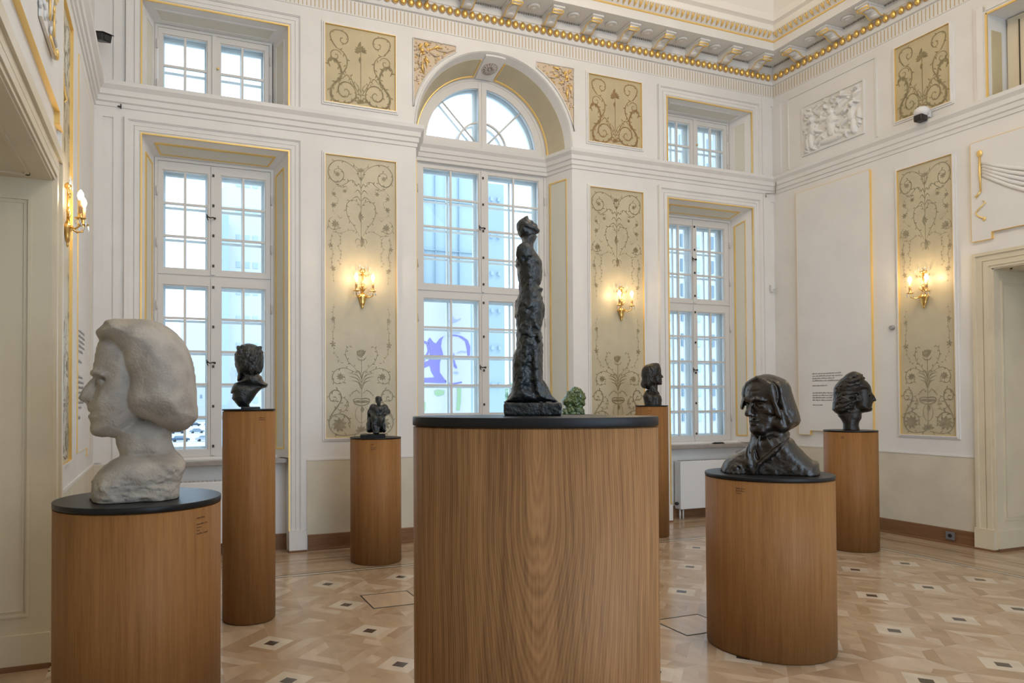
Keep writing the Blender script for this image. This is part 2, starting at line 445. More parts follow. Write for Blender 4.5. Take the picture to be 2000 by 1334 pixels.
# gilt fluting, egg row, bead lines and leaf row (surface ornament of the cornice)
g = MB()
def along(t0, t1, step, fn):
    n = int((t1-t0)/step)
    for k in range(n+1): fn(t0+k*step)
flutes = MB()
for k in range(int((XR-XL)/.042)):
    x = XL+.02+k*.042; flutes.box(x, x+.008, YB-.0105, YB-.007, 5.55, 5.682)
for k in range(int((YB+2.5)/.042)):
    y = YB-.02-k*.042
    flutes.box(XR-.0105, XR-.007, y-.008, y, 5.55, 5.682)
    if y > 2.5: flutes.box(XL+.007, XL+.0105, y-.008, y, 5.55, 5.682)
flutes.build('flutes', mat('dull_gilt_groove', (.50, .38, .20), .6), corn)
eg = MB(); cup = MB()
def egg(x, y, nx, ny):
    c = (x+nx*.068, y+ny*.068, 5.773)
    eg.ell(c, (.030 if ny else .022, .022 if ny else .030, .040), 10, 7)
    pts = []
    for q in range(9):
        a = PI*(-.15+1.3*q/8)+PI; s_, z = .038*math.cos(a), .048*math.sin(a)
        pts.append((c[0]-nx*.008+(s_ if ny else 0), c[1]-ny*.008+(s_ if nx else 0), c[2]+z*1.0+.004))
    cup.tube(pts, .005, 4)
for k in range(92):
    x = 4.076+.0895*(k-51)
    if XL+.09 < x < XR-.09: egg(x, YB, 0, -1)
for k in range(60):
    y = YB-.115-.0895*k
    egg(XR, y, -1, 0)
    if y > 3.5: egg(XL, y, 1, 0)
eg.build('gilt_eggs', GOLD, corn); cup.build('egg_cups', mat('pinkish_gilt', (.62, .44, .26), .45, .4), corn)
ln = MB()
ln.sweep(CPATH, [(.396, 6.028), (.412, 6.030), (.412, 6.046), (.396, 6.046)], -1)
ln.build('gilt_line', GOLDP, corn)
lf = MB()
def leaf_row(p, d, nrm, L_):
    n = int(L_/.075)
    for k in range(n):
        q = Vector(p)+Vector(d)*(.04+k*.075)
        for s_, m_ in ((0, 0), (1, 0)):
            a = q+Vector(nrm)*.428+Vector((0, 0, 6.056)); e = q+Vector(d)*.018*(1 if s_ else -1)+Vector(nrm)*.476+Vector((0, 0, 6.122))
            lf.tube([a, (a+e)/2+Vector(nrm)*.008, e], [.004, .008, .006], 5)
leaf_row((XL+.45, YB, 0), (1, 0, 0), (0, -1, 0), XR-XL-.9)
leaf_row((XR, YB-.45, 0), (0, -1, 0), (-1, 0, 0), 6.5)
lf.build('gilt_leaf_row', GOLDP, corn)
bd = MB()
for k in range(int((XR-XL)/.03)):
    x = XL+.1+k*.03
    if x < XR-.08: bd.box(x, x+.014, YB-.078, YB-.062, 5.908, 5.922)
for k in range(200):
    y = YB-.1-k*.03; bd.box(XR-.078, XR-.062, y-.014, y, 5.908, 5.922)
bd.build('bead_line', mat('grey_bead', (.40, .36, .31), .6), corn)
def bracket(x, y, rz):
    """scrolled modillion: local +x along the wall, +y towards the room"""
    e = empty('bracket', (x, y, 0), rz, corn); e.scale = (1.28, 1, 1)
    prof = [(.058, 5.922), (.06, 5.84), (.075, 5.815), (.11, 5.812), (.15, 5.83), (.19, 5.86), (.24, 5.873), (.285, 5.862), (.31, 5.83+.03), (.325, 5.875), (.325, 5.895), (.33, 5.922)]
    b = MB(); b.prism([(p[0], p[1]) for p in prof], -.048, .048, 'x', 0, True)
    b.box(-.058, .058, .06, .345, 5.90, 5.924)
    b.ell((0, .13, 5.825), (.036, .05, .016), 10, 6); b.ell((0, .22, 5.862), (.034, .05, .014), 10, 6)
    b.build('scroll', WHITE, e)
    b = MB()
    for s_ in (-1, 1): b.tube([(s_*.05, p[0], p[1]) for p in prof[1:10]], .0055, 5)
    b.tube([(-.055, .318, 5.878), (.055, .318, 5.878)], .011, 6); b.tube([(-.052, .300, 5.856), (.052, .300, 5.856)], .008, 6)
    b.build('gilt_edge', GOLDP, e)
def rosette(x, y):
    b = MB(); b.lathe([(.07, 5.927), (.072, 5.912), (.058, 5.902), (.04, 5.912), (.024, 5.898), (.008, 5.894)], x, y, 14)
    b.build('rosette', WHITE, corn)
for k in range(-9, 7):
    x = 4.125+.5135*k
    bracket(x, YB, PI)
    if x+.257 < XR-.3: rosette(x+.257, YB-.22)
for k in range(8):
    y = 6.575-.5135*k; bracket(XR, y, PI/2); rosette(XR-.22, y-.257)
for k in range(5):
    y = 6.575-.5135*k; bracket(XL, y, -PI/2)

# ---- coved ceiling
b = MB()
b.sweep(CPATH, [(.40, 6.15), (.42, 6.24), (.47, 6.26), (.49, 6.33), (.72, 6.75), (.74, 6.75), (.78, 6.82), (1.05, 7.10), (1.4, 7.15)], -1)
b.box(XL+1.2, XR-1.2, YREAR-.2, YB-1.2, 7.14, 7.2)
struct(b.build('ceiling', CEILM))

# ---- skirting and painted dado
def skirt(name, path, side=-1):
    b = MB(); b.sweep(path, [(0, .0), (.030, .0), (.030, .012), (.018, .02), (.016, .150), (.012, .158), (0, .160)], side); return struct(b.build(name, SKIRT))
skirt('baseboard_back', [(1.36, YB), (XC-AR-.02, YB)]); skirt('baseboard_back', [(XC+AR+.02, YB), (5.665, YB)])
skirt('baseboard_back', [(W1[0], 7.262), (W1[1], 7.262)]); skirt('baseboard_back', [(W3[0], 7.262), (W3[1], 7.262)])
skirt('baseboard_right', [(XR, YB), (XR, DR+.185)]); skirt('baseboard_left', [(XL, DLf+.2), (XL, YB), (W1[0]-.16, YB)]); skirt('baseboard_back', [(W3[1]+.19, YB), (XR, YB)])
b = MB()
for x0, x1 in ((1.35, XC-AR), (XC+AR, 5.68), (7.42, XR)): b.box(x0, x1, YB-.006, YB, .155, .905)
b.box(XR-.006, XR, DR+.18, YB, .155, .905); b.box(XL, XL+.006, DLf+.2, YB, .155, .93); b.box(XL, W1[0]-.16, YB-.006, YB, .155, .93)
struct(b.build('trim_5', CREAMW))
b = MB()
for x0, x1 in ((1.35, XC-AR), (XC+AR, 5.68), (7.42, XR)): b.box(x0, x1, YB-.011, YB, .905, .925)
b.box(XR-.011, XR, DR+.18, YB, .905, .925); b.box(XL, XL+.011, DLf+.2, YB, .93, .95)
struct(b.build('trim_6', WHITE))

# ---- window surrounds: stepped architraves with a gilt inner line, plinth blocks, reveal panels
def surround(name, x0, x1, z0, z1, upper, w=.145):
    b = MB()
    p = [(0, 0), (w, 0)]
    steps = ((0, .022, .020), (.022, .06, .028), (.06, .066, .018), (.066, .105, .024), (.105, .113, .034), (.113, w, .042))
    for a, c, h in steps:
        b.box(x0-c, x0-a, YB-h, YB, z0, z1+c); b.box(x1+a, x1+c, YB-h, YB, z0, z1+c); b.box(x0-a, x1+a, YB-h, YB, z1+a, z1+c)
    if not upper:
        for xx in ((x0-w-.02, x0+.004), (x1-.004, x1+w+.02)):
            b.box(xx[0], xx[1], YB-.055, YB+.16 if 0 else YB+.02, 0.02, .21)
            b.box(xx[0]-.006, xx[1]+.006, YB-.062, YB, .0, .02, 1)
    o = struct(b.build(name, [WHITE, SKIRT]))
    g = MB()
    for xx in (x0, x1): g.box(xx-.007, xx+.007, YB-.030, YB-.016, z0 if upper else .21, z1+.007)
    g.box(x0+.007, x1-.007, YB-.030, YB-.016, z1-.007, z1+.007)
    g.build('gilt_line', GOLDP, o)
    return o
surround('trim_7', *W1, 0, 4.02, False); surround('trim_8', *W3, 0, 4.02, False)
surround('trim_9', *W1, 4.468, 5.29, True, .135); surround('trim_10', *W3, 4.468, 5.29, True, .135)

def quadpanel(b, P00, P10, P11, P01, u0, u1, v0, v1, off, th=.004, mi=0):
    """thin slab on a bilinear surface patch, between parameters, lifted along its normal"""
    P = [Vector(p) for p in (P00, P10, P11, P01)]
    n = (P[1]-P[0]).cross(P[3]-P[0]).normalized()
    def at(u, v): return (P[0]*(1-u)+P[1]*u)*(1-v)+(P[3]*(1-u)+P[2]*u)*v
    q = [at(u0, v0), at(u1, v0), at(u1, v1), at(u0, v1)]
    lo = [p+n*off for p in q]; hi = [p+n*(off+th) for p in q]
    b.add(lo+hi, [(3, 2, 1, 0), (4, 5, 6, 7), (0, 1, 5, 4), (1, 2, 6, 5), (2, 3, 7, 6), (3, 0, 4, 7)], mi)
def framed(parent, P00, P10, P11, P01, u0, u1, v0, v1, fm, gold=True, wu=.02, wv=.008):
    b = MB(); quadpanel(b, P00, P10, P11, P01, u0+wu*.5, u1-wu*.5, v0+wv*.5, v1-wv*.5, .0, .003); b.build('reveal_panel', fm, parent)
    g = MB()
    for q in ((u0, u0+wu, v0, v1), (u1-wu*.35, u1, v0, v1), (u0+wu, u1-wu*.35, v0, v0+wv), (u0+wu, u1-wu*.35, v1-wv, v1)): quadpanel(g, P00, P10, P11, P01, *q, .0, .010)
    g.build('reveal_moulding', GOLDP if gold else WHITE, parent)
rv = struct(MB().box(W1[0], W1[1], YB+.03, YW-.01, .885, .932).build('trim_11', SILLM, bevel=.006))
rv3 = struct(MB().box(W3[0], W3[1], YB+.03, YW-.01, .885, .932).build('trim_12', SILLM, bevel=.006))
rva = struct(MB().box(XC-AR+.01, XC+AR-.01, YB+.05, YW2, .885, .932).build('trim_13', SILLM, bevel=.006))
REVG = mat('reveal_pale_beige', (.66, .645, .56), .45)
for (x0, x1), (f0, f1), o in ((W1, FW1, rv), (W3, FW3, rv3)):
    framed(o, (x0, YB, .96), (f0, YW, .96), (f0, YW, 3.905), (x0, YB, 4.02), .28, .82, .02, .965, REVG, True, .07, .006)
    framed(o, (f1, YW, .96), (x1, YB, .96), (x1, YB, 4.02), (f1, YW, 3.905), .18, .72, .02, .965, REVG, True, .07, .006)
    framed(o, (x0, YB, 4.02), (f0, YW, 3.905), (f1, YW, 3.905), (x1, YB, 4.02), .3, .85, .06, .94, REVG, True, .06, .012)
    framed(o, (x0, YB, 4.47), (f0, YW, 4.47), (f0, YW, 5.225), (x0, YB, 5.29), .25, .8, .06, .9, REVG, False, .06, .02)
    framed(o, (f1, YW, 4.47), (x1, YB, 4.47), (x1, YB, 5.29), (f1, YW, 5.225), .2, .75, .06, .9, REVG, False, .06, .02)
    framed(o, (x0, YB, 5.29), (f0, YW, 5.225), (f1, YW, 5.225), (x1, YB, 5.29), .25, .8, .06, .94, REVG, False, .06, .012)
    MB().box(x0, x1, YB+.20, YB+.257, .935, .96).build('sill_upstand', WHITE, o)
framed(rva, (XC-AR, YB, .96), (XC-AR2, YW2, .96), (XC-AR2, YW2, 4.2), (XC-AR, YB, 4.2), .2, .85, .02, .98, REVG, True, .05, .005)
framed(rva, (XC+AR2, YW2, .96), (XC+AR, YB, .96), (XC+AR, YB, 4.2), (XC+AR2, YW2, 4.2), .15, .8, .02, .98, REVG, True, .05, .005)
# arch soffit: two curved olive panels with gilt edges and a keystone rosette plate
ap = MB(); ag = MB()
def soff(k0, k1, u0, u1, off, th, mb):
    n_ = 24; vv = []
    for k in range(n_+1):
        a = k0+(k1-k0)*k/n_
        for u in (u0, u1):
            for h_ in (off, off+th):
                r = AR+(AR2-AR)*u-h_; y = YB+(YW2-YB)*u
                vv.append((XC+r*math.cos(a), y, AZ+r*math.sin(a)))
    ff = []
    for k in range(n_):
        a_, c_ = 4*k, 4*(k+1)
        ff += [(a_+1, a_+3, c_+3, c_+1), (a_, a_+1, c_+1, c_), (a_+2, c_+2, c_+3, a_+3)]
    ff += [(0, 2, 3, 1), (4*n_, 4*n_+1, 4*n_+3, 4*n_+2)]
    mb.add(vv, ff, 0, False)
for a0, a1 in ((.03, PI/2-.16), (PI/2+.16, PI-.03)):
    soff(a0, a1, .25, .9, 0, .003, ap); soff(a0, a1, .88, .92, 0, .012, ag)
    e_ = a1 if a0 < 1 else a0
    soff(e_-.008, e_+.008, .25, .9, 0, .010, ag)
ap.build('soffit_panel', FIELD, rva); ag.build('soffit_gilding', GOLDP, rva)
ks = MB(); soff(PI/2-.13, PI/2+.13, .06, .93, .0, .02, ks)
c0 = Vector((XC, YB+.5*(YW2-YB), AZ+AR+(AR2-AR)*.5-.022)); nrm = Vector((0, -.316, -.949)); t1 = Vector((1, 0, 0)); t2 = nrm.cross(t1)
ks.build('keystone', WHITE, rva)
ks = MB()
for k in range(14):
    a = 2*PI*k/14; d = t1*math.cos(a)+t2*math.sin(a)
    ks.tube([c0+d*.02, c0+d*.05+nrm*.012, c0+d*.082+nrm*.002], [.005, .013, .005], 5)
ks.tube([c0+(t1*math.cos(a/10*PI)+t2*math.sin(a/10*PI))*.092 for a in range(21)], .007, 5); ks.ell(c0, (.02, .02, .02), 8, 6)
ks.build('rosette', mat('rosette_grey', (.52, .46, .42), .6), rva)
# archivolt edge on the wall face
b = MB()
pts = [(XC+(AR+.012)*math.cos(PI*k/40), YB-.004, AZ+(AR+.012)*math.sin(PI*k/40)) for k in range(41)]
b.tube(pts, .008, 6); struct(b.build('trim_14', WHITE))
# corner pilaster strips
b = MB()
for x0, x1, z0, z1 in ((-.53+.0, -.36, .0, 4.17), (7.43, 7.56, 0, 4.17)):
    pass
b.box(XL, -.53, YB-.012, YB, .95, 4.235); b.box(-.53, -.37, YB-.012, YB, 4.14, 4.235); b.box(-.44, -.346, YB-.012, YB, .95, 4.14)
b.box(7.425, 7.56, YB-.012, YB, .93, 4.14); b.box(7.425, XR, YB-.012, YB, 4.14, 4.235)
b.box(-.44, -.34, YB-.012, YB, 4.47, 5.42); b.box(7.42, 7.57, YB-.012, YB, 4.47, 5.42); b.box(7.42, XR, YB-.012, YB, 5.42, 5.535)
b.box(XR-.014, XR, YB-.14, YB-.0, 4.47, 5.42)
struct(b.build('trim_15', WHITE))
# ================================================================== windows
def casement(name, parent, x0, x1, z0, z1, gx0, gx1, gz0, gz1, Y, th, mat_, vs, hs, mw=.022, glass=True):
    """one glazed leaf: stiles, rails and glazing bars, its glass as a part"""
    b = MB()
    b.box(x0, gx0, Y, Y+th, z0, z1); b.box(gx1, x1, Y, Y+th, z0, z1); b.box(gx0, gx1, Y, Y+th, z0, gz0); b.box(gx0, gx1, Y, Y+th, gz1, z1)
    l = .010
    b.box(gx0, gx0+l, Y+.01, Y+th, gz0, gz1); b.box(gx1-l, gx1, Y+.01, Y+th, gz0, gz1)
    b.box(gx0+l, gx1-l, Y+.01, Y+th, gz0, gz0+l); b.box(gx0+l, gx1-l, Y+.01, Y+th, gz1-l, gz1)
    for x in vs: b.box(x-mw/2, x+mw/2, Y+.008, Y+th-.004, gz0, gz1)
    for z in hs: b.box(gx0, gx1, Y+.0125, Y+th-.0065, z-mw/2, z+mw/2)
    o = b.build(name, mat_, parent)
    if glass: MB().box(gx0, gx1, Y+th*.55, Y+th*.55+.003, gz0, gz1).build('glass_pane', GLASS, o)
    return o
def handle(parent, x, Y, z):
    b = MB(); b.lathe([(.011, -.006), (.011, .0), (.008, .004), (.008, .02)], axis='y', c3=(x, Y-.012, z), seg=10)
    b.tube([(x, Y-.02, z), (x-.02, Y-.03, z+.004), (x-.05, Y-.034, z-.004), (x-.075, Y-.03, z+.012)], [.007, .006, .006, .007], 7)
    b.tube([(x-.078, Y-.03, z+.03), (x-.075, Y-.03, z), (x-.066, Y-.03, z-.03)], [.005, .007, .005], 6)
    b.build('handle', STEELD, parent)
def studs(parent, x, Y, zs):
    for z in zs: MB().box(x-.010, x+.010, Y-.008, Y, z-.013, z+.013).build('bolt_keeper', STEELD, parent)
def hinges(parent, xs, Y, zs):
    for x in xs:
        for z in zs: MB().tube([(x, Y-.008, z-.045), (x, Y-.008, z+.045)], .008, 8).build('hinge', WINW, parent)

def tall_window(name, x0, x1, Y, z0, z1, zm, up, lo, gl, gr, head=True):
    """two pairs of casements, upper and lower, with a second outer pair behind them"""
    root = struct(empty(name, ((x0+x1)/2, Y, z0)))
    P = empty  # parts are placed in world space through the inverse offset
    off = Vector(((x0+x1)/2, Y, z0))
    def at(o): o.location = -off; return o
    xm = (gl[1]+gr[0])/2-.018
    b = MB()
    b.box(x0, x0+.028, Y-.012, Y+.05, z0, z1); b.box(x1-.028, x1, Y-.012, Y+.05, z0, z1)
    b.box(x0+.028, x1-.028, Y-.012, Y+.05, z1-.026, z1); b.box(x0+.028, x1-.028, Y-.012, Y+.05, z0, z0+.022)
    b.box(x0+.028, x1-.028, Y+.005, Y+.048, zm-.012, zm+.012)
    b.box(x0, x0+.03, Y+.05, Y+.17, z0, z1); b.box(x1-.03, x1, Y+.05, Y+.17, z0, z1); b.box(x0+.03, x1-.03, Y+.05, Y+.17, z1-.03, z1); b.box(x0+.03, x1-.03, Y+.05, Y+.17, z0, z0+.03)
    at(b.build('frame', WINW, root))
    for (za, zb, g0, g1, hs) in (up, lo):
        c = at(casement('casement', root, x0+.030, xm, za, zb, gl[0], gl[1], g0, g1, Y-.006, .045, WINW, [(gl[0]+gl[1])/2-.005], hs))
        c2 = at(casement('casement', root, xm+.004, x1-.030, za, zb, gr[0], gr[1], g0, g1, Y-.006, .045, WINW, [(gr[0]+gr[1])/2], hs))
        MB().box(xm-.016, xm+.020, Y-.018, Y-.006, za+.01, zb-.01).build('meeting_bead', WINW, c)
        at(casement('outer_casement', root, x0+.03, xm+.02, za+.01, zb-.01, gl[0]+.02, gl[1]-.01, g0+.02, g1-.015, Y+.115, .035, OUTW, [(gl[0]+gl[1])/2], [h-.018 for h in hs], .024, False))
        at(casement('outer_casement', root, xm+.021, x1-.03, za+.01, zb-.01, gr[0]+.01, gr[1]-.02, g0+.02, g1-.015, Y+.115, .035, OUTW, [(gr[0]+gr[1])/2], [h-.018 for h in hs], .024, False))
        n = 4 if g1-g0 < 1.2 else 5
        studs(c2, xm+.006, Y-.018, [za+.10+(zb-za-.2)*k/(n-1) for k in range(n)])
        handle(c2, xm+.02, Y-.02, za+(zb-za)*.52)
        hinges(c, [x0+.022], Y-.012, [za+.3, zb-.3]); hinges(c2, [x1-.022], Y-.012, [za+.3, zb-.3])
    return root
rows = lambda g0, g1, n: [g0+(g1-g0)*k/n for k in range(1, n)]
UP = (2.765, 3.874, 2.82, 3.79, rows(2.82, 3.79, 3)); LO = (.962, 2.750, 1.025, 2.660, rows(1.025, 2.660, 5))
tall_window('window_1', -.088, 1.057, YW+.006, .935, 3.903, 2.757, UP, LO, (-.015, .413), (.535, .980))
tall_window('window_2', 5.967, 7.112, YW+.006, .935, 3.903, 2.757, UP, LO, (6.045, 6.475), (6.545, 7.010))
UP2 = (2.770, 4.225, 2.84, 4.175, rows(2.84, 4.175, 4)); LO2 = (.962, 2.752, 1.02, 2.680, rows(1.02, 2.680, 5))
tall_window('window_3', 2.667, 4.357, YW2+.006, .935, 4.245, 2.761, UP2, LO2, (2.757, 3.460), (3.575, 4.265))

def small_window(name, x0, x1):
    Y = YW+.006; z0, z1 = 4.475, 5.222; off = Vector(((x0+x1)/2, Y, z0)); root = struct(empty(name, off)); at = lambda o: setattr(o, 'location', -off) or o
    b = MB()
    b.box(x0, x0+.028, Y-.012, Y+.17, z0, z1); b.box(x1-.028, x1, Y-.012, Y+.17, z0, z1); b.box(x0+.028, x1-.028, Y-.012, Y+.17, z1-.026, z1); b.box(x0+.028, x1-.028, Y-.012, Y+.17, z0, z0+.022)
    at(b.build('frame', WINW, root)); w = x1-x0; xm = x0+w*.49
    for (a, c) in ((x0+.03, xm), (xm+.004, x1-.03)):
        g0, g1 = (a+.04, c-.062) if a < xm else (a+.055, c-.045)
        o = at(casement('casement', root, a, c, z0+.025, z1-.028, g0, g1, z0+.075, z1-.085, Y-.006, .045, WINW, [(g0+g1)/2], [z0+.355]))
        hinges(o, [x0+.022 if a < xm else x1-.022], Y-.012, [z0+.15, z1-.2])
        at(casement('outer_casement', root, a, c, z0+.03, z1-.03, g0+.012, g1-.012, z0+.09, z1-.10, Y+.115, .035, OUTW, [(g0+g1)/2], [z0+.335], .024, False))
    MB().box(xm-.018, xm+.022, Y-.018, Y-.006, z0+.03, z1-.03).build('meeting_bead', WINW, o)
    MB().lathe([(.010, -.014), (.013, -.008), (.008, 0), (.008, .012)], axis='y', c3=(xm+.04, Y-.016, z0+.39), seg=10).build('handle', GOLDP, o)
small_window('window_4', -.088, 1.045); small_window('window_5', 5.967, 7.10)

# lunette over the central window
def lunette():
    Y = YW2+.006; off = Vector((XC, Y, 4.46)); root = struct(empty('window_6', off)); at = lambda o: setattr(o, 'location', -off) or o
    def ring(b, r0, r1, y0, y1, a0, a1, n=30, cz=4.475):
        for k in range(n):
            a, c = a0+(a1-a0)*k/n, a0+(a1-a0)*(k+1)/n
            q = [(XC+r*math.cos(t), cz+r*math.sin(t)) for r, t in ((r0, a), (r1, a), (r1, c), (r0, c))]
            b.add([(x, y, z) for y in (y0, y1) for x, z in q], [(0, 1, 2, 3), (7, 6, 5, 4), (0, 4, 5, 1), (1, 5, 6, 2), (2, 6, 7, 3), (3, 7, 4, 0)])
    b = MB(); ring(b, .80, .862, Y-.012, Y+.17, 0, PI); b.box(XC-.86, XC+.86, Y-.0135, Y+.168, 4.455, 4.4775); at(b.build('frame', WINW, root))
    for s_ in (-1, 1):
        b = MB(); a0, a1 = (PI/2+.0, PI) if s_ < 0 else (0, PI/2)
        ring(b, .715, .80, Y-.006, Y+.04, a0, a1); m = .052
        xa, xb = (XC-.80, XC-.002) if s_ < 0 else (XC+.002, XC+.80)
        b.box(xa, xb, Y-.0075, Y+.0385, 4.478, 4.548)
        b.box(*((XC-m, XC-.002) if s_ < 0 else (XC+.002, XC+m)), Y-.0090, Y+.037, 4.4795, 5.27)
        aa = (PI/2+.20, PI-.20) if s_ < 0 else (.20, PI/2-.20)
        ring(b, .31, .328, Y+.004, Y+.035, aa[0], aa[1], 14)
        t = PI*.75 if s_ < 0 else PI*.25
        d = Vector((math.cos(t), 0, math.sin(t))); p0 = Vector((XC+s_*.06, Y+.02, 4.53)); p1 = p0+d*.70
        b.tube([p0, p1], .010, 6)
        o = at(b.build('casement', WINW, root))
        g = MB(); pts = [(XC+.74*math.cos(a0+(a1-a0)*k/16), 4.475+.74*math.sin(a0+(a1-a0)*k/16)) for k in range(17)]+[(XC, 4.475)]
        g.prism(pts, Y+.022, Y+.025, 'y'); g.build('glass_pane', GLASS, o)
        b = MB(); ring(b, .705, .80, Y+.115, Y+.15, a0, a1); b.box(xa, xb, Y+.1135, Y+.1485, 4.479, 4.56); b.box(*((XC-.08, XC-.001) if s_ < 0 else (XC+.001, XC+.08)), Y+.112, Y+.147, 4.481, 5.2)
        ring(b, .30, .322, Y+.115, Y+.148, aa[0], aa[1], 14); b.tube([p0+Vector((0, .115, 0)), p1+Vector((0, .115, 0))], .013, 6)
        at(b.build('outer_casement', OUTW, root))
    MB().box(XC-.014, XC+.014, Y-.016, Y-.006, 4.48, 5.27).build('meeting_bead', WINW, o)
lunette()

# radiators and things under / on the sills
for k, xc in enumerate((.485, 6.54)):
    e = empty('radiator', (xc, 7.17, .13))
    b = MB(); b.box(-.50, .50, -.055, .06, 0, .60); b.build('panel', RADW, e, bevel=.008)
    b = MB()
    for q in range(24): b.box(-.46+q*.04, -.44+q*.04, -.045, .05, .600, .606)
    b.build('top_grille', mat('grille_grey_%d' % k, (.45, .46, .48), .5), e)
    b = MB(); b.tube([(-.47, 0, -.13), (-.47, 0, 0)], .010, 8); b.tube([(-.42, 0, -.13), (-.42, 0, 0)], .010, 8); b.build('pipe', RADW, e)
    b = MB(); b.lathe([(.018, -.02), (.022, 0), (.018, .02)], axis='x', c3=(-.515, .0, .07), seg=12); b.build('valve', BLACKP, e)
    tag(e, ['white flat panel radiator under the left tall window', 'white flat panel radiator under the right tall window'][k], 'radiator', 'panel radiators under the tall windows')
o = MB().box(0, .16, 0, .05, 0, .012).box(.02, .15, .01, .045, .012, .02).build('pen_tray', BLACKP, loc=(6.63, 7.16, .932))
tag(o, 'flat black object lying on the right hand window sill', 'tray')
# ================================================================== painted ornament
def catmull(pts, n=8):
    P = [Vector((p[0], p[1])) for p in pts]; W_ = [p[2] if len(p) > 2 else None for p in pts]
    out = []
    for i in range(len(P)-1):
        a, b_, c, d = P[max(i-1, 0)], P[i], P[i+1], P[min(i+2, len(P)-1)]
        for k in range(n):
            t = k/n; out.append(.5*((2*b_)+(c-a)*t+(2*a-5*b_+4*c-d)*t*t+(3*b_-a-3*c+d)*t**3))
    out.append(P[-1]); return out
class Paint:
    """flat painted strokes in panel coordinates (x across, z up)"""
    def __init__(s): s.v = []; s.f = []; s.t = []; s.q = 0; s.k = .82
    def stroke(s, pts, w=.007, taper=(.35, 1, .3), n=8, leaves=0, ll=.03, mirror=True):
        w *= s.k
        c = catmull(pts, n) if len(pts) > 2 else [Vector(pts[0])+(Vector(pts[1])-Vector(pts[0]))*k/4 for k in range(5)]
        N = len(c)
        for sg in ((1, -1) if mirror else (1,)):
            o = len(s.v); s.q += 1
            for i, p in enumerate(c):
                t = i/(N-1); d = (c[min(i+1, N-1)]-c[max(i-1, 0)]); d = d.normalized() if d.length else Vector((1, 0)); nx = Vector((-d.y, d.x))
                ww = w*(taper[0]+(taper[1]-taper[0])*t*2 if t < .5 else taper[1]+(taper[2]-taper[1])*(t-.5)*2)/1.0
                for q in (p+nx*ww/2, p-nx*ww/2): s.v.append((sg*q.x, q.y)); s.t.append(s.q*3e-6)
            for i in range(N-1):
                q = (o+2*i, o+2*i+1, o+2*i+3, o+2*i+2); s.f.append(q if sg > 0 else q[::-1])
        if leaves:
            for k in range(leaves):
                i = int((k+.7)/(leaves+.4)*(N-1)); i = min(max(i, 1), N-2)
                d = (c[i+1]-c[i-1]).normalized(); nx = Vector((-d.y, d.x))*(1 if k % 2 else -1)
                a = c[i]; e = a+(d*.7+nx*.8)*ll
                s.leaf((a.x, a.y), (e.x, e.y), ll*.33, mirror)
    def leaf(s, a, e, w, mirror=True):
        a, e = Vector(a), Vector(e); d = e-a; nx = Vector((-d.y, d.x)).normalized()
        prof = ((0, .12), (.3, .75), (.55, 1), (.8, .6), (1, .0)); bend = nx*d.length*.18
        for sg in ((1, -1) if mirror else (1,)):
            o = len(s.v); s.q += 1
            for t, h in prof:
                p = a+d*t+bend*(4*t*(1-t))*.6
                for q in (p+nx*w*h/2, p-nx*w*h/2): s.v.append((sg*q.x, q.y)); s.t.append(s.q*3e-6)
            for i in range(len(prof)-1):
                q = (o+2*i, o+2*i+1, o+2*i+3, o+2*i+2); s.f.append(q if sg > 0 else q[::-1])
    def flower(s, c, r, n=6, mirror=True, a0=0., span=2*PI):
        for k in range(n):
            a = a0+span*k/(n if span > 6 else n-1); s.leaf(c, (c[0]+r*math.cos(a), c[1]+r*math.sin(a)), r*.40, mirror)
    def spiral(s, c, r0, turns, a0, w=.006, sg=1, mirror=True, start=None, leaves=0):
        n = int(10*abs(turns))+4; pts = list(start or [])
        for k in range(n+1):
            t = k/n; r = r0*(1-t)**.8+.004; a = a0+sg*turns*2*PI*t; pts.append((c[0]+r*math.cos(a), c[1]+r*math.sin(a)))
        s.stroke(pts, w, (.6, 1, .4), 4, leaves, r0*.42, mirror)
    def build(s, name, m, parent, place, th=.0012):
        hi = [place(x, z, th+t) for (x, z), t in zip(s.v, s.t)]
        me = bpy.data.meshes.new(name); me.from_pydata(hi, [], s.f); me.materials.append(m); me.update()
        o = bpy.data.objects.new(name, me); C.objects.link(o); o.parent = parent; return o

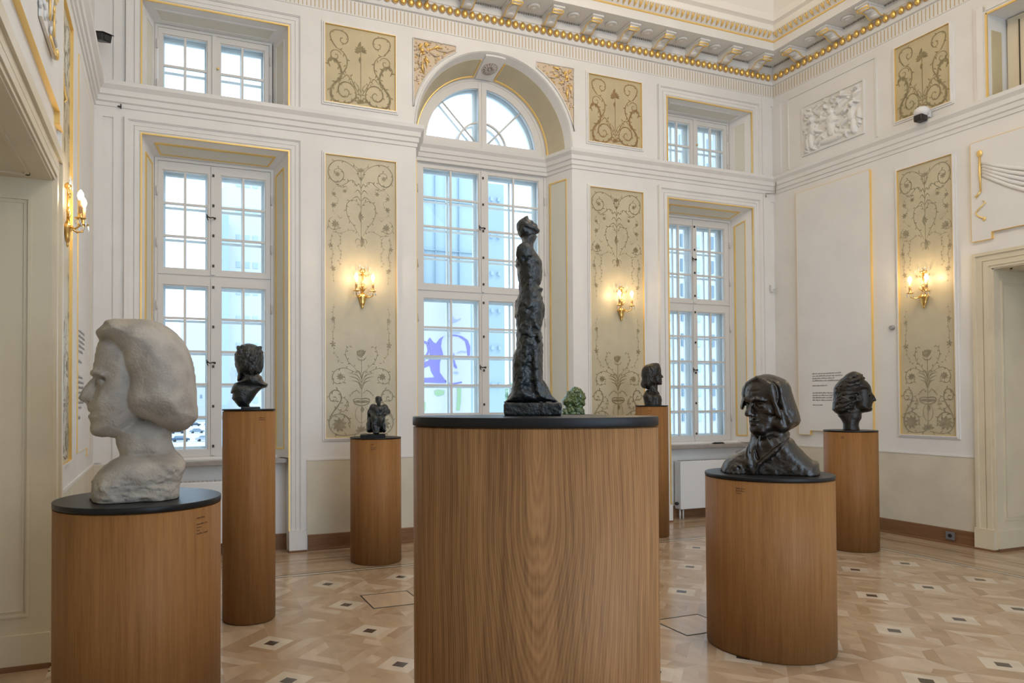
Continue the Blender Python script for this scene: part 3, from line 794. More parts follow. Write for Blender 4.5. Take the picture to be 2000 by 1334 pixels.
def tall_top(p, H, k=1.0):
    """upper motif; z measured down from the panel top at H"""
    z = lambda a: H-a
    Q = lambda L_: [(x*k, z(y)) for x, y in L_]
    p.stroke(Q([(.015, .20), (.03, .14), (.09, .075), (.18, .035), (.27, .04), (.335, .10), (.345, .18), (.30, .25), (.235, .255), (.19, .21), (.19, .15), (.235, .115), (.28, .135), (.285, .18)]), .012, (.5, 1.2, .4), 7, 11, .032)
    p.flower((.25*k, z(.175)), .030, 7)
    p.stroke(Q([(.29, .245), (.24, .30), (.17, .27), (.11, .225), (.065, .24), (.075, .285)]), .009, (.4, 1, .5), 7, 5, .034)
    p.stroke(Q([(.25, .27), (.20, .31), (.16, .29), (.15, .34)]), .006, (.4, 1, .3), 6)
    p.stroke(Q([(.0, .20), (.035, .17), (.03, .10), (.07, .07), (.08, .03)]), .007, (.4, 1, .3), 6)
    p.stroke([(0, z(.09)), (0, z(.88))], .007, (1, 1, 1), 4, 0, mirror=False)
    p.flower((0, z(.13)), .05, 5, False, PI*.2, PI*.6); p.flower((0, z(.20)), .022, 6, False)
    for a, l in ((.27, .055), (.335, .075), (.405, .10)):
        p.stroke(Q([(.003, a+.03), (l*.45, a-.015), (l, a+.02)]), .010, (.4, 1.3, .2), 6)
    p.stroke(Q([(.004, .50), (.04, .445), (.10, .43), (.15, .475), (.155, .56), (.125, .64), (.07, .71), (.02, .80)]), .009, (.4, 1, .5), 7, 10, .03)
    p.flower((0, z(.60)), .034, 6, False); p.leaf((0, z(.66)), (0, z(.53)), .03, False)
    p.leaf((0, z(.80)), (0, z(.92)), .045, False); p.stroke(Q([(.0, .86), (.035, .83), (.062, .855), (.055, .88)]), .008, (.5, 1, .5), 6); p.stroke(Q([(0, .90), (.03, .895), (.045, .925)]), .007, (.5, 1, .4), 6)
    # side flowers
    for c, r in (((.29, .385), .026), ((.29, .50), .032), ((.175, .345), .026)): p.flower((c[0]*k, z(c[1])), r, 6)
    p.stroke(Q([(.26, .30), (.31, .37), (.24, .44), (.30, .53), (.27, .59)]), .004, (.5, 1, .5), 6, 4, .02)
    p.spiral((.28*k, z(.70)), .075*k, 1.15, PI*.4, .008, -1, True, None, 7); p.flower((.275*k, z(.695)), .042, 8)
    p.stroke(Q([(.30, .775), (.22, .785), (.13, .75), (.06, .745)]), .005, (1, .8, .3), 6, 4, .022)
    p.stroke(Q([(.25, .60), (.22, .63), (.20, .61)]), .006, (.5, 1, .3), 6)
    # hanging sprays
    p.stroke(Q([(.24, .80), (.215, .86), (.24, .93), (.21, 1.0), (.235, 1.07), (.225, 1.12)]), .004, (1, .9, .3), 6, 9, .022)
    p.stroke(Q([(.31, .80), (.32, .90), (.30, 1.0), (.315, 1.1), (.29, 1.2), (.30, 1.30)]), .004, (1, .9, .3), 6, 11, .022)
    for c, r in (((.325, .92), .028), ((.295, 1.155), .030)): p.flower((c[0]*k, z(c[1])), r, 5)
def tall_bottom(p, k=1.0):
    Q = lambda L_: [(x*k, y) for x, y in L_]
    p.stroke(Q([(.29, 1.38), (.30, 1.28), (.285, 1.18), (.30, 1.08), (.30, .98), (.285, .88), (.24, .80), (.20, .76)]), .004, (.4, 1, .4), 6, 13, .022)
    for c, r in (((.30, 1.22), .028), ((.30, .965), .036)): p.flower((c[0]*k, c[1]), r, 5)
    p.stroke(Q([(.03, .66), (.08, .73), (.145, .79), (.17, .87), (.15, .93), (.11, .955)]), .007, (.5, 1, .4), 7, 8, .028)
    p.stroke([(0, .06), (0, .82)], .007, (1, 1, 1), 4, 0, mirror=False)
    p.flower((0, .83), .09, 5, False, PI*.32, PI*.36); p.stroke([(.0, .80), (.03, .81), (.05, .84)], .010, (.6, 1, .4), 6)
    for a, h, l in ((.50, .60, .10), (.53, .645, .13), (.57, .68, .135), (.60, .71, .06)):
        p.stroke(Q([(.003, a), (l*.35, (a+h)/2+.02), (l, h-.01)]), .011, (.4, 1.2, .2), 6)
    p.stroke(Q([(.04, .66), (.12, .70), (.20, .72), (.28, .69), (.31, .62), (.28, .565), (.22, .56), (.175, .60), (.19, .655)]), .009, (.4, 1.2, .4), 7, 9, .03)
    p.flower((.225*k, .63), .042, 8)
    # urn
    p.stroke([(.0, .40), (.05, .405), (.085, .39), (.075, .355), (.03, .335), (0, .33)], .012, (1, 1.2, 1), 6)
    p.stroke([(0, .37), (.05, .372), (.082, .37)], .030, (1, 1, .5), 4); p.leaf((0, .33), (0, .25), .04, False)
    p.stroke(Q([(.01, .455), (.05, .485), (.10, .465), (.125, .42)]), .009, (.5, 1.1, .4), 6, 4, .02)
    p.stroke(Q([(.03, .33), (.065, .27), (.06, .20), (.02, .155), (0, .16)]), .007, (.5, 1, .5), 6)
    p.flower((0, .06), .07, 5, False, PI*.1, PI*.8)
    # base scroll
    p.stroke(Q([(.02, .045), (.10, .03), (.20, .022), (.29, .05), (.34, .12), (.335, .20), (.30, .265), (.25, .33), (.215, .40), (.235, .475), (.29, .49), (.335, .45), (.33, .39), (.285, .375), (.265, .405), (.285, .43)]), .013, (.6, 1.3, .4), 7, 15, .036)
    p.stroke(Q([(.34, .17), (.30, .23), (.22, .245), (.15, .21), (.12, .15), (.14, .12)]), .011, (.5, 1.2, .4), 7, 7, .036)
    p.stroke(Q([(.27, .31), (.20, .27), (.155, .31), (.175, .35)]), .008, (.5, 1, .4), 6, 3, .03)
    p.stroke(Q([(.22, .42), (.17, .40), (.14, .36), (.16, .33)]), .008, (.5, 1, .4), 6, 3, .03)
def rose(p, k):
    p.flower((.235*k, .135), .080, 9); p.flower((.235*k, .14), .035, 5)
def square(p, H, k=1.0):
    z = lambda a: H-a
    Q = lambda L_: [(x*k, z(y)) for x, y in L_]
    p.stroke([(0, z(.20)), (0, z(.78))], .006, (1, 1, 1), 4, mirror=False)
    p.flower((0, z(.23)), .07, 9, False, PI*-.05, PI*1.1); p.leaf((0, z(.24)), (0, z(.12)), .04, False); p.leaf((0, z(.36)), (0, z(.28)), .03, False)
    p.stroke(Q([(.255, .235), (.305, .17), (.325, .10), (.29, .055), (.22, .045), (.155, .07), (.135, .13), (.165, .175), (.21, .165), (.215, .125), (.19, .12)]), .010, (1, 1, .5), 7, 6, .028)
    p.stroke(Q([(.25, .235), (.19, .265), (.15, .33), (.15, .41), (.185, .475), (.225, .53)]), .010, (.5, 1, 1), 7, 6, .04)
    p.spiral((.27*k, z(.315)), .062, 1.3, PI*.9, .009, -1)
    p.stroke(Q([(.325, .44), (.345, .39), (.32, .355), (.265, .365), (.225, .42), (.205, .50), (.225, .58)]), .020, (.4, 1.2, .6), 7, 8, .045)
    p.stroke(Q([(.20, .55), (.15, .50), (.12, .53), (.135, .56)]), .009, (.6, 1, .4), 6)
    p.stroke(Q([(.22, .55), (.27, .60), (.315, .67), (.31, .755), (.25, .80), (.17, .80), (.10, .775), (.06, .73), (.02, .72)]), .018, (1, 1.2, .5), 7, 14, .045)
    p.stroke(Q([(.06, .76), (.05, .68), (.09, .60), (.16, .575), (.225, .61), (.24, .68), (.20, .73), (.145, .725), (.125, .68), (.155, .65), (.18, .67)]), .011, (.6, 1.2, .4), 7, 7, .032)
    p.stroke(Q([(.004, .70), (.05, .63), (.09, .56), (.115, .49)]), .009, (.5, 1, .4), 6, 6, .034)
    p.stroke(Q([(.004, .66), (.03, .60), (.06, .57)]), .006, (.5, 1, .4), 6)
    p.flower((0, z(.78)), .05, 7, False, PI*.1, PI*.8)

def painted_panel(kind, w, h, place_loc, rz, label, om, fm):
    """moulded frame with gilt inner edge round a painted field; local x across, y out of the wall towards the room (-y), z up"""
    e = empty('painted_panel', place_loc, rz)
    b = MB(); W2, fw = w/2, .030
    for a, c, y in ((0, .012, .024), (.012, fw, .013)):
        for q in ((-W2-c, -W2-a, -c, h+c), (W2+a, W2+c, -c, h+c), (-W2-a, W2+a, -c, -a), (-W2-a, W2+a, h+a, h+c)): b.box(q[0], q[1], -y, 0, q[2], q[3])
    b.build('frame', WHITE, e)
    g = MB()
    for q in ((-W2, -W2+.003, 0, h), (W2-.003, W2, 0, h), (-W2+.003, W2-.003, 0, .003), (-W2+.003, W2-.003, h-.003, h)): g.box(q[0], q[1], -.0235, 0, q[2], q[3])
    g.build('gilt_edge', GOLDP, e)
    MB().box(-W2+.003, W2-.003, -.004, 0, .003, h-.003).build('field', fm, e)
    place = lambda x, z, t: (x, -.0042-t, z)
    p = Paint(); k = w/.765
    if kind == 'tall':
        tall_top(p, h-.02, k); tall_bottom(p, k)
        rose(p, k)
    else: p.k = 1.25; square(p, h-.0, k)
    p.build('arabesque', om, e, place)
    tag(e, label, 'wall panel', 'painted arabesque wall panels')
    return e
G_ = 'painted arabesque wall panels'
painted_panel('tall', .765, 2.92, (1.922, YB, 1.127), 0, 'tall beige arabesque panel between the left window and the arched window', GREYO, FIELD)
painted_panel('tall', .765, 2.92, (5.102, YB, 1.127), 0, 'tall beige arabesque panel between the arched window and the right window', OLIVE, FIELD)
painted_panel('square', .765, .812, (1.922, YB, 4.588), 0, 'squarish ochre scroll panel high up left of the arch, grey green scrolls', OLIVE, FIELD2)
painted_panel('square', .765, .812, (5.095, YB, 4.588), 0, 'squarish ochre scroll panel high up right of the arch, brown scrolls', BROWNO, FIELD2)
painted_panel('tall', .585, 2.92, (XR, 5.105, 1.115), PI/2*-1, 'tall beige arabesque panel on the right hand wall beside the doorway', GREYO, FIELD)
painted_panel('square', .585, .82, (XR, 5.110, 4.583), PI/2*-1, 'squarish ochre scroll panel high on the right hand wall', OLIVE, FIELD2)
painted_panel('tall', .56, 2.92, (XL, 5.02, 1.115), PI/2, 'tall beige arabesque panel seen edge on on the left wall', GREYO, FIELD)

# plain gilt-lined panels with notched lower corners on the side walls
def notched(name, pts, X, sgn, label, w=.034, fill=None):
    """pts in (y, z) on a side wall"""
    e = empty(name, (X, pts[0][0], pts[0][1])); D = w
    q = [(y-pts[0][0], z-pts[0][1]) for y, z in pts]; n = len(q)
    MB().prism(q, 0, sgn*(D-.001), 'x').build('raised_field', WHITE, e)
    b = MB(); t = .004; cy = sum(p_[0] for p_ in q)/n; cz = sum(p_[1] for p_ in q)/n
    A = sum(q[i][0]*q[(i+1) % n][1]-q[(i+1) % n][0]*q[i][1] for i in range(n)); s_ = 1 if A > 0 else -1
    for i in range(n):
        a, c = Vector(q[i]), Vector(q[(i+1) % n]); d = (c-a).normalized(); o = Vector((d.y, -d.x))*s_*t; e_ = d*t
        f0, f1 = a+e_*0, c-e_*0; b.prism([tuple(f0), tuple(f1), tuple(f1+o), tuple(f0+o)], 0, sgn*D, 'x')
    b.build('gilt_edge', GOLDP, e)
    return struct(e)
notched('trim_20', [(6.72, 4.145), (6.72, 1.060), (6.552, 1.060), (6.552, 1.115), (5.89, 1.115), (5.89, 1.06), (5.712, 1.060), (5.712, 4.145)], XR, -1, 'thin gilt moulding framing the blank right wall panel behind the swept-hair head')
notched('trim_21', [(6.72, 4.10), (6.72, 1.060), (6.48, 1.060), (6.48, 1.13), (5.80, 1.13), (5.80, 4.10)], XL, 1, 'thin gilt moulding framing the blank left wall panel behind the marble head', .008)
notched('trim_22', [(4.625, 4.065), (4.625, 3.075), (4.448, 3.075), (4.448, 3.145), (3.0, 3.145), (3.0, 3.075), (2.8, 3.075), (2.8, 4.065)], XR, -1, 'thin gilt notched moulding above the right hand doorway')
notched('trim_23', [(4.75, 4.065), (4.75, 3.135), (4.600, 3.135), (4.600, 3.205), (2.9, 3.205), (2.9, 3.135), (2.7, 3.135), (2.7, 4.065)], XL, 1, 'broad gilt notched moulding above the left hand doorway', .030)

# low relief above the blank panel, right wall
def relief():
    y0, y1, z0, z1 = 5.79, 6.62, 4.61, 5.22; e = empty('stucco_relief', (XR, (y0+y1)/2, z0)); e.rotation_euler = (0, 0, -PI/2)
    w, h = y1-y0, z1-z0; nx, nz = 120, 88; rnd = np.random.RandomState(11)
    U, V_ = np.meshgrid(np.linspace(-w/2, w/2, nx), np.linspace(0, h, nz), indexing='ij'); Hh = np.zeros_like(U)
    def blob(cx, cz, rx, rz, a, amp):
        global _d
        x = (U-cx)*math.cos(a)+(V_-cz)*math.sin(a); z = -(U-cx)*math.sin(a)+(V_-cz)*math.cos(a)
        d = 1-(x/rx)**2-(z/rz)**2; np.maximum(Hh, np.sqrt(np.clip(d, 0, 1))*amp, out=Hh)
    # winged figure in the middle, two seated putti, trumpets, shield and laurel
    for q in ((0, .30, .075, .075, 0, .045), (0, .40, .045, .05, 0, .05), (.0, .20, .06, .12, .2, .045), (.12, .42, .15, .035, .5, .03), (-.12, .42, .15, .035, -.5, .03), (.14, .36, .12, .03, .2, .03), (-.14, .36, .12, .03, -.2, .03),
              (-.26, .28, .055, .085, .2, .045), (-.27, .40, .038, .042, 0, .05), (-.20, .24, .09, .03, -.4, .04), (-.28, .14, .04, .12, .1, .045), (-.33, .12, .035, .10, 0, .04), (-.17, .13, .12, .035, .5, .035),
              (.27, .27, .055, .085, -.2, .045), (.28, .39, .038, .042, 0, .05), (.2, .22, .10, .03, .5, .04), (.30, .13, .045, .11, 0, .045), (.17, .10, .13, .035, -.3, .035), (.36, .2, .03, .12, 0, .03),
              (.0, .07, .20, .045, 0, .035), (.08, .14, .03, .12, .6, .03), (-.08, .14, .03, .12, -.6, .03), (.33, .50, .07, .03, .4, .03), (-.33, .50, .07, .03, -.4, .03), (.18, .53, .13, .02, -.3, .025), (-.18, .53, .13, .02, .3, .025)): blob(*q)
    for _ in range(110): blob(rnd.uniform(-w/2+.03, w/2-.03), rnd.uniform(.03, h-.03), rnd.uniform(.012, .05), rnd.uniform(.006, .014), rnd.uniform(0, PI), rnd.uniform(.02, .05))
    Hh *= 1.25
    v = [(U[i, j], -.004-Hh[i, j], V_[i, j]) for i in range(nx) for j in range(nz)]
    f = [(i*nz+j, (i+1)*nz+j, (i+1)*nz+j+1, i*nz+j+1) for i in range(nx-1) for j in range(nz-1)]
    MB().add(v, f, 0, True).build('figures', WHITE, e)
    b = MB()
    for q in ((-w/2-.012, -w/2, 0, h), (w/2, w/2+.012, 0, h), (-w/2-.012, w/2+.012, -.012, 0), (-w/2-.012, w/2+.012, h, h+.012)): b.box(q[0], q[1], -.02, 0, q[2], q[3])
    b.build('frame', WHITE, e)
    tag(e, 'white stucco relief of figures high on the right wall by the corner', 'wall relief')
relief()
b = MB()
for y0, y1, z0, z1 in ((5.64, 6.84, 5.415, 5.435), (5.62, 5.64, 4.50, 5.435), (6.84, 6.86, 4.5, 5.435)): b.box(XR-.014, XR, y0, y1, z0, z1)
struct(b.build('trim_16', WHITE))

# gilt acanthus spandrels over the arch
def spandrel(sgn, label):
    xo = XC+sgn*1.005; zt = 5.425; e = empty('acanthus_spandrel', (xo, YB, zt))
    L_ = .50; R = AR+.055
    def edge(t): x = XC+sgn*(1.005-t*L_); return x, AZ+math.sqrt(max(0, R*R-(x-XC)**2))
    pts = [(xo, zt), (XC+sgn*(1.005-L_), zt)]+[edge(1-k/14) for k in range(15)]
    pts = [(x-xo, z-zt) for x, z in pts if z < zt+.001]
    if sgn > 0: pass
    MB().prism(pts if sgn < 0 else pts[::-1], -.004, 0, 'y').build('field', mat('spandrel_cream_%d' % sgn, (.62, .50, .36), .5), e)
    fr_ = MB(); loop = [(p[0], -.008, p[1]) for p in pts]+[(pts[0][0], -.008, pts[0][1])]; fr_.tube(loop, .008, 5); fr_.build('frame', WHITE, e)
    lv = MB(); gl_ = MB(); rnd = random.Random(4); c = Vector((-sgn*.10, 0, -.12))
    inside = lambda x, z: z < -.012 and x*-sgn > .012 and (xo+x-XC)**2+(zt+z-AZ)**2 > (R+.012)**2
    for k in range(64):
        a = 2*PI*k/64*1.0+rnd.uniform(-.1, .1); L1 = rnd.uniform(.05, .42)
        p0 = c+Vector((math.cos(a), 0, math.sin(a)))*L1*.45; p1 = c+Vector((math.cos(a), 0, math.sin(a)))*L1; n_ = Vector((-math.sin(a), 0, math.cos(a)))*.02*rnd.choice((-1, 1))
        if not inside(p1.x, p1.z): continue
        if not inside(p0.x, p0.z): continue
        (gl_ if k % 3 == 0 else lv).tube([p0+Vector((0, -.006, 0)), (p0+p1)/2+n_+Vector((0, -.020, 0)), p1+Vector((0, -.008, 0))], [.006, .014, .004], 6)
    for k in range(150):
        x = -sgn*rnd.uniform(.01, .50); z = -rnd.uniform(.01, .50)
        if inside(x, z): (gl_ if k % 4 == 0 else lv).ell((x, -.008, z), (rnd.uniform(.008, .018), .012, rnd.uniform(.006, .012)), 7, 5)
    lv.build('leaves', mat('leaf_cream_%d' % sgn, (.66, .54, .42), .5), e); gl_.build('gilt_leaves', GOLDP, e)
    gl2 = MB(); gl2.ell((c.x, -.012, c.z), (.022, .02, .022), 8, 6); gl2.build('boss', GOLDP, e)
    tag(e, label, 'spandrel ornament')
spandrel(-1, 'gilt leaf spandrel filling the corner left of the arch'); spandrel(1, 'gilt leaf spandrel filling the corner right of the arch')

# gilt ribbons and garlands over the doors
def ribbon(X, sgn, y, z, label, big=False, up=True):
    e = empty('stucco_garland', (X+sgn*.034, y, z)); d = -1      # garland hangs towards the camera (-y)
    g = MB()
    if up:
        g.lathe([(.0, .0), (.035, .004), (.04, .015), (.02, .03), (0, .034)], axis='x', c3=(0, 0, 0), seg=14, cap=False) if sgn > 0 else g.ell((-.012, 0, 0), (.02, .035, .035), 12, 8)
    xs = sgn*.012
    g.tube([(xs, 0, -.03), (xs, .002, -.2), (xs, -.005, -.38)], [.012, .016, .010], 6)
    g.tube([(xs, -.005, -.38), (xs*1.5, .05, -.43)], [.008, .012], 6)
    g.tube([(xs, -.03, -.48), (xs, -.055, -.50), (xs, .03, -.56), (xs, .055, -.585), (xs, .03, -.62), (xs, -.03, -.65)], .007, 6)
    g.ell((xs, -.04, -.66), (.012, .02, .02), 8, 6)
    g.v = [(x*.7, y_*.8, z_) for x, y_, z_ in g.v]; g.build('gilt_ribbon', GOLDP, e)
    w = MB()
    for k in range(5):
        s0 = -.10-.030*k; dep = .26+.03*k
        w.tube([(xs*1.2, -.02-t*1.4/12, s0-dep*math.sin(PI*t/12)*.9) for t in range(13)], [.016+.010*math.sin(PI*t/12) for t in range(13)], 6)
    w.v = [(x*.45, y_, z_) for x, y_, z_ in w.v]; w.build('drapery', WHITE, e)
    tag(e, label, 'wall ornament')
ribbon(XR, -1, 4.535, 3.94, 'gilt ribbon and white drapery garland above the right hand doorway')
def small_ribbon():
    e = empty('stucco_ribbon', (XL-.035, 4.86, 3.58)); b = MB()
    b.tube([(.05, -.06, .02), (.055, -.09, -.03), (.05, .0, -.10), (.055, .10, -.16), (.05, .06, -.19)], [.006, .009, .007, .009, .004], 6); b.tube([(.05, -.10, -.26), (.05, -.06, -.31), (.05, -.11, -.34)], .006, 6)
    b.build('gilt_ribbon', GOLDP, e); tag(e, 'loose end of a gilt stucco ribbon on the left wall over the doorway', 'wall ornament')
small_ribbon()
def trophy():
    e = empty('stucco_trophy', (XL+.03, 4.10, 3.42)); b = MB(); g = MB(); rnd = random.Random(8)
    for k in range(26): b.tube([(.01+rnd.random()*.05, rnd.uniform(-.3, .2), rnd.uniform(-.02, .28)), (.02+rnd.random()*.05, rnd.uniform(-.3, .2), rnd.uniform(-.05, .3))], [.01, .02], 6)
    b.box(0, .04, -.28, .18, -.05, .25)
    for y, z in ((-.25, .05), (-.12, .02), (.02, .0)):
        g.tube([(.075, y, z+.12), (.075, y, z)], [.014, .017], 8); g.ell((.075, y, z+.14), (.022, .022, .022), 8, 6)
    g.tube([(.07, -.3, .16), (.08, -.1, .2), (.07, .1, .22), (.07, .2, .3)], .014, 7); g.tube([(.07, -.1, -.06), (.08, .05, -.07), (.07, .16, -.03)], .015, 7); g.ell((.08, .12, -.05), (.03, .03, .03), 8, 6)
    for q in (b, g): q.v = [(.002+x*.38, y_, z_) for x, y_, z_ in q.v]
    b.build('stucco', WHITE, e); g.build('gilding', GOLDP, e)
    tag(e, 'white and gilt stucco trophy high on the left wall over the doorway', 'wall ornament')
trophy()

# ================================================================== doorways
def doorway(X, sgn, yj, zt, y_near, nm, panel):
    """architrave on the wall face and the panelled far jamb of the opening"""
    b = MB(); w = .165 if sgn < 0 else .20
    for a, c, h_ in ((0, .025, .012), (.025, .07, .022), (.07, .08, .012), (.08, .135, .020), (.135, w, .036)):
        b.box(X, X+sgn*h_, yj+a, yj+c, .21, zt+c); b.box(X, X+sgn*h_, y_near, yj+a, zt+a, zt+c)
    b.box(X-.0, X+sgn*.045, yj-.0, yj+w+.012, 0.02, .215)
    b.box(X, X+sgn*.052, yj-.006, yj+w+.018, 0, .02, 1)
    o = struct(b.build(nm, [DOORC, SKIRT]))
    d = -sgn
    j = MB(); j.box(X, X+d*.74, yj-.012, yj, 0.02, zt)            # jamb lining
    j.box(X, X+d*.74, yj-.024, yj-.012, .02, .20); j.box(X+d*0, X+d*.74, yj-.030, yj-.012, 0, .03, 1)
    xa, xb = X+d*.105, X+d*.62; za, zb = .30, zt-.12
    for q in ((xa+d*.016, xb-d*.016, za, za+.016), (xa+d*.016, xb-d*.016, zb-.016, zb)): j.box(q[0], q[1], yj-.022, yj-.010, q[2], q[3])
    for q in ((xa, xa+d*.016), (xb-d*.016, xb)): j.box(q[0], q[1], yj-.022, yj-.010, za, zb)
    for q in ((xa+d*.036, xb-d*.03, za+.03, za+.036), (xa+d*.036, xb-d*.03, zb-.036, zb-.03)): j.box(q[0], q[1], yj-.018, yj-.010, q[2], q[3])
    for q in ((xa+d*.03, xa+d*.036),): j.box(q[0], q[1], yj-.018, yj-.010, za+.03, zb-.03)
    j.build('jamb_panel', [DOORC, SKIRT], o)
    s = MB(); s.box(X, X+d*.74, y_near, yj, zt-.012, zt)
    for q in ((.10, .12, 0, 1), (.60, .62, 0, 1)): s.box(X+d*q[0], X+d*q[1], y_near+.1, yj-.10, zt-.022, zt-.010)
    s.box(X+d*.10, X+d*.62, yj-.12, yj-.10, zt-.022, zt-.010); s.build('soffit_panel', DOORC, o)
    lf_ = MB(); lf_.box(X+d*.70, X+d*.75, y_near-.1, yj, 0, zt-.012); lf_.build('passage_light_stop', DOORC, o)  # added unseen leaf, closes the passage against outside light
    return o
doorway(XL, 1, DLf, 2.79, -.6, 'door_1', True); doorway(XR, -1, DR, 2.785, 3.1, 'door_2', True)
# upper opening over the right doorway
b = MB()
for a, c, h_ in ((0, .03, .02), (.03, .09, .03), (.09, .12, .018)):
    b.box(XR-h_, XR, DR+a, DR+c, 4.468, 5.31+c); b.box(XR-h_, XR, 3.1, DR, 5.31+a, 5.31+c)
t17 = struct(b.build('trim_17', WHITE))
MB().box(XR-.03, XR-.014, DR-.008, DR+.008, 4.468, 5.318).box(XR-.03, XR-.014, 3.1, DR, 5.302, 5.318).build('gilt_line', GOLDP, t17)
MB().box(XR+.05, XR+.20, DR-.006, DR, 4.52, 5.16).build('reveal_panel', FIELD2, t17)
MB().box(XR+.27, XR+.30, 3.1, DR-.02, 4.46, 5.30).build('casement', DOORC, t17)
MB().box(XR+.262, XR+.272, DR-.13, DR-.122, 4.5, 5.25).build('bolt_rod', STEELD, t17)
# ================================================================== wall lights
def sconce(loc, rz, label):
    """two-light gilt sconce; local -y towards the room"""
    e = empty('wall_sconce', loc, rz)
    b = MB()
    b.lathe([(.004, -.165), (.014, -.155), (.010, -.14), (.022, -.125), (.030, -.10), (.034, -.07), (.050, -.045), (.052, -.03), (.03, -.02), (.02, .0)], 0, -.012, 16, sy=.6)
    b.tube([(0, -.014, -.02), (0, -.014, .22)], [.010, .007], 8); b.ell((0, -.014, .07), (.014, .012, .018), 8, 6)
    b.lathe([(.012, .205), (.035, .225), (.030, .235), (.012, .25)], 0, -.014, 12, sy=.7)
    for s_ in (-1, 1):
        b.tube([(s_*.006, -.016, .19), (s_*.05, -.02, .17), (s_*.07, -.02, .20)], [.006, .005, .004], 6)
        b.tube([(s_*.01, -.016, .02), (s_*.035, -.02, .05), (s_*.02, -.02, .09)], [.006, .007, .003], 6)
    b.build('backplate', BRASS, e)
    for s_ in (-1, 1):
        x, y = s_*.088, -.095
        a = MB(); a.tube([(s_*.012, -.02, -.03), (s_*.05, -.06, -.055), (s_*.085, -.09, -.04), (x, y, -.01), (x, y, .005)], [.007, .006, .006, .007, .009], 8)
        a.lathe([(.006, -.005), (.034, .003), (.036, .008), (.014, .010), (.013, .03), (.016, .034)], x, y, 14); arm = a.build('arm', BRASS, e)
        MB().lathe([(.0125, .030), (.0125, .12)], x, y, 12).build('candle_sleeve', CANDLE, arm)
        MB().lathe([(.008, .118), (.014, .13), (.019, .148), (.017, .165), (.009, .180), (.002, .188)], x, y, 12).build('bulb', BULB, arm)
        for q in range(6):
            t = 2*PI*q/6; cx_, cy_ = x+.032*math.cos(t), y+.032*math.sin(t)
            MB().lathe([(.001, 0), (.006, -.014), (.005, -.028), (.001, -.042)], cx_, cy_, 6, smooth=False, cap=False).build('crystal_drop', CRYS, arm)
    for q in range(5):
        x = -.07+.035*q; o = MB().lathe([(.001, 0), (.006, -.016), (.006, -.04), (.001, -.06)], x, -.03, 6, smooth=False, cap=False).build('crystal_drop', CRYS, e); o.location = (0, 0, .27+(.02 if q % 2 else 0))
    tag(e, label, 'wall lamp', 'gilt two-light wall sconces')
    R_ = Matrix.Rotation(rz, 3, 'Z')
    for s_ in (-1, 1):
        p = Vector(loc)+R_ @ Vector((s_*.088, -.125, .155)); light('sconce_light', 'POINT', p, 2.3, (1, .70, .38), shadow_soft_size=.02)
sconce((1.930, YB-.012, 2.632), 0, 'lit gilt sconce left of the arched window, on the left arabesque panel')
sconce((5.150, YB-.012, 2.625), 0, 'lit gilt sconce on the arabesque panel just right of the arched window')
sconce((XR-.012, 5.12, 2.635), -PI/2, 'lit gilt sconce on the right hand side wall beside the doorway')
sconce((XL+.012, 5.02, 2.66), PI/2, 'lit gilt sconce on the left side wall above the marble head')

# ================================================================== small fittings on the walls
def camera_black(loc, rz, label):
    e = empty('security_camera', loc, rz)
    b = MB(); b.lathe([(.045, 0), (.045, .025), (.02, .04), (.016, .07)], 0, 0, 18); b.build('mount', WHITEP if 'dome' in label else BLACKP, e)
    b = MB(); b.box(-.035, .035, -.13, .06, -.045, .03); b.lathe([(.026, -.145), (.026, -.13)], axis='y', c3=(0, 0, -.005), seg=14); b.box(-.045, .045, -.15, .03, .03, .038)
    o = b.build('housing', BLACKP, e, bevel=.006); o.rotation_euler = (.45, 0, 0); o.location = (0, -.02, -.03)
    tag(e, label, 'security camera')
def corner_camera():
    c = on_y(197, 73, 6.93); e = empty('security_camera', c)
    b = MB(); b.box(-.045, .045, -.11, .09, -.032, .032); b.box(-.052, .052, -.13, .06, .032, .040); b.lathe([(.026, -.118), (.024, -.108)], axis='y', c3=(0, 0, 0), seg=14)
    o = b.build('housing', BLACKP, e, bevel=.006); o.rotation_euler = (.35, 0, .55)
    MB().tube([(0, .03, .02), (-.04, .10, .09), (-.06, YB-c.y-.02, .10)], .010, 8).lathe([(.03, -.012), (.03, 0)], axis='y', c3=(-.06, YB-c.y-.014, .10), seg=14).build('mount', WHITEP, e)
    tag(e, 'black security camera at the top left by the wall corner', 'security camera')
corner_camera()
def dome():
    e = empty('security_camera', (XR-.125, 5.04, 4.470), 0)
    b = MB(); b.ell((0, 0, .07), (.075, .075, .06), 18, 12); b.box(-.0, .10, -.03, .03, .02, .08); b.build('white_dome', WHITEP, e)
    b = MB(); b.box(-.07, .03, -.045, .045, -.035, .035); b.build('lens_block', BLACKP, e, bevel=.012)
    tag(e, 'white dome camera with a black lens block on the right wall ledge', 'security camera')
dome()
e = empty('motion_sensor', (7.532, YB-.014, 2.977)); MB().box(-.028, .028, -.045, 0, -.05, .05).build('housing', WHITEP, e, bevel=.012); MB().ell((0, -.04, -.018), (.018, .016, .02), 10, 8).build('lens', mat('milky_lens', (.55, .55, .55), .2), e)
tag(e, 'small white motion sensor on the window wall near the right corner', 'sensor')
e = empty('wall_bracket', (-.375, YB-.012, 4.245)); MB().box(-.03, .0, -.012, 0, -.004, .004).box(-.004, .004, -.03, 0, -.018, .018).build('hook', BLACKP, e)
tag(e, 'tiny black bracket under the ledge in the left corner', 'bracket')
e = empty('wall_spotlight', (XR-.002, 5.487, 2.301)); MB().lathe([(.022, -.03), (.026, -.01), (.03, 0)], axis='x', c3=(0, 0, 0), seg=14).build('disc', mat('grey_plastic', (.32, .32, .33), .4), e)
tag(e, 'small round grey fitting on the right wall beside the arabesque panel', 'wall fitting')
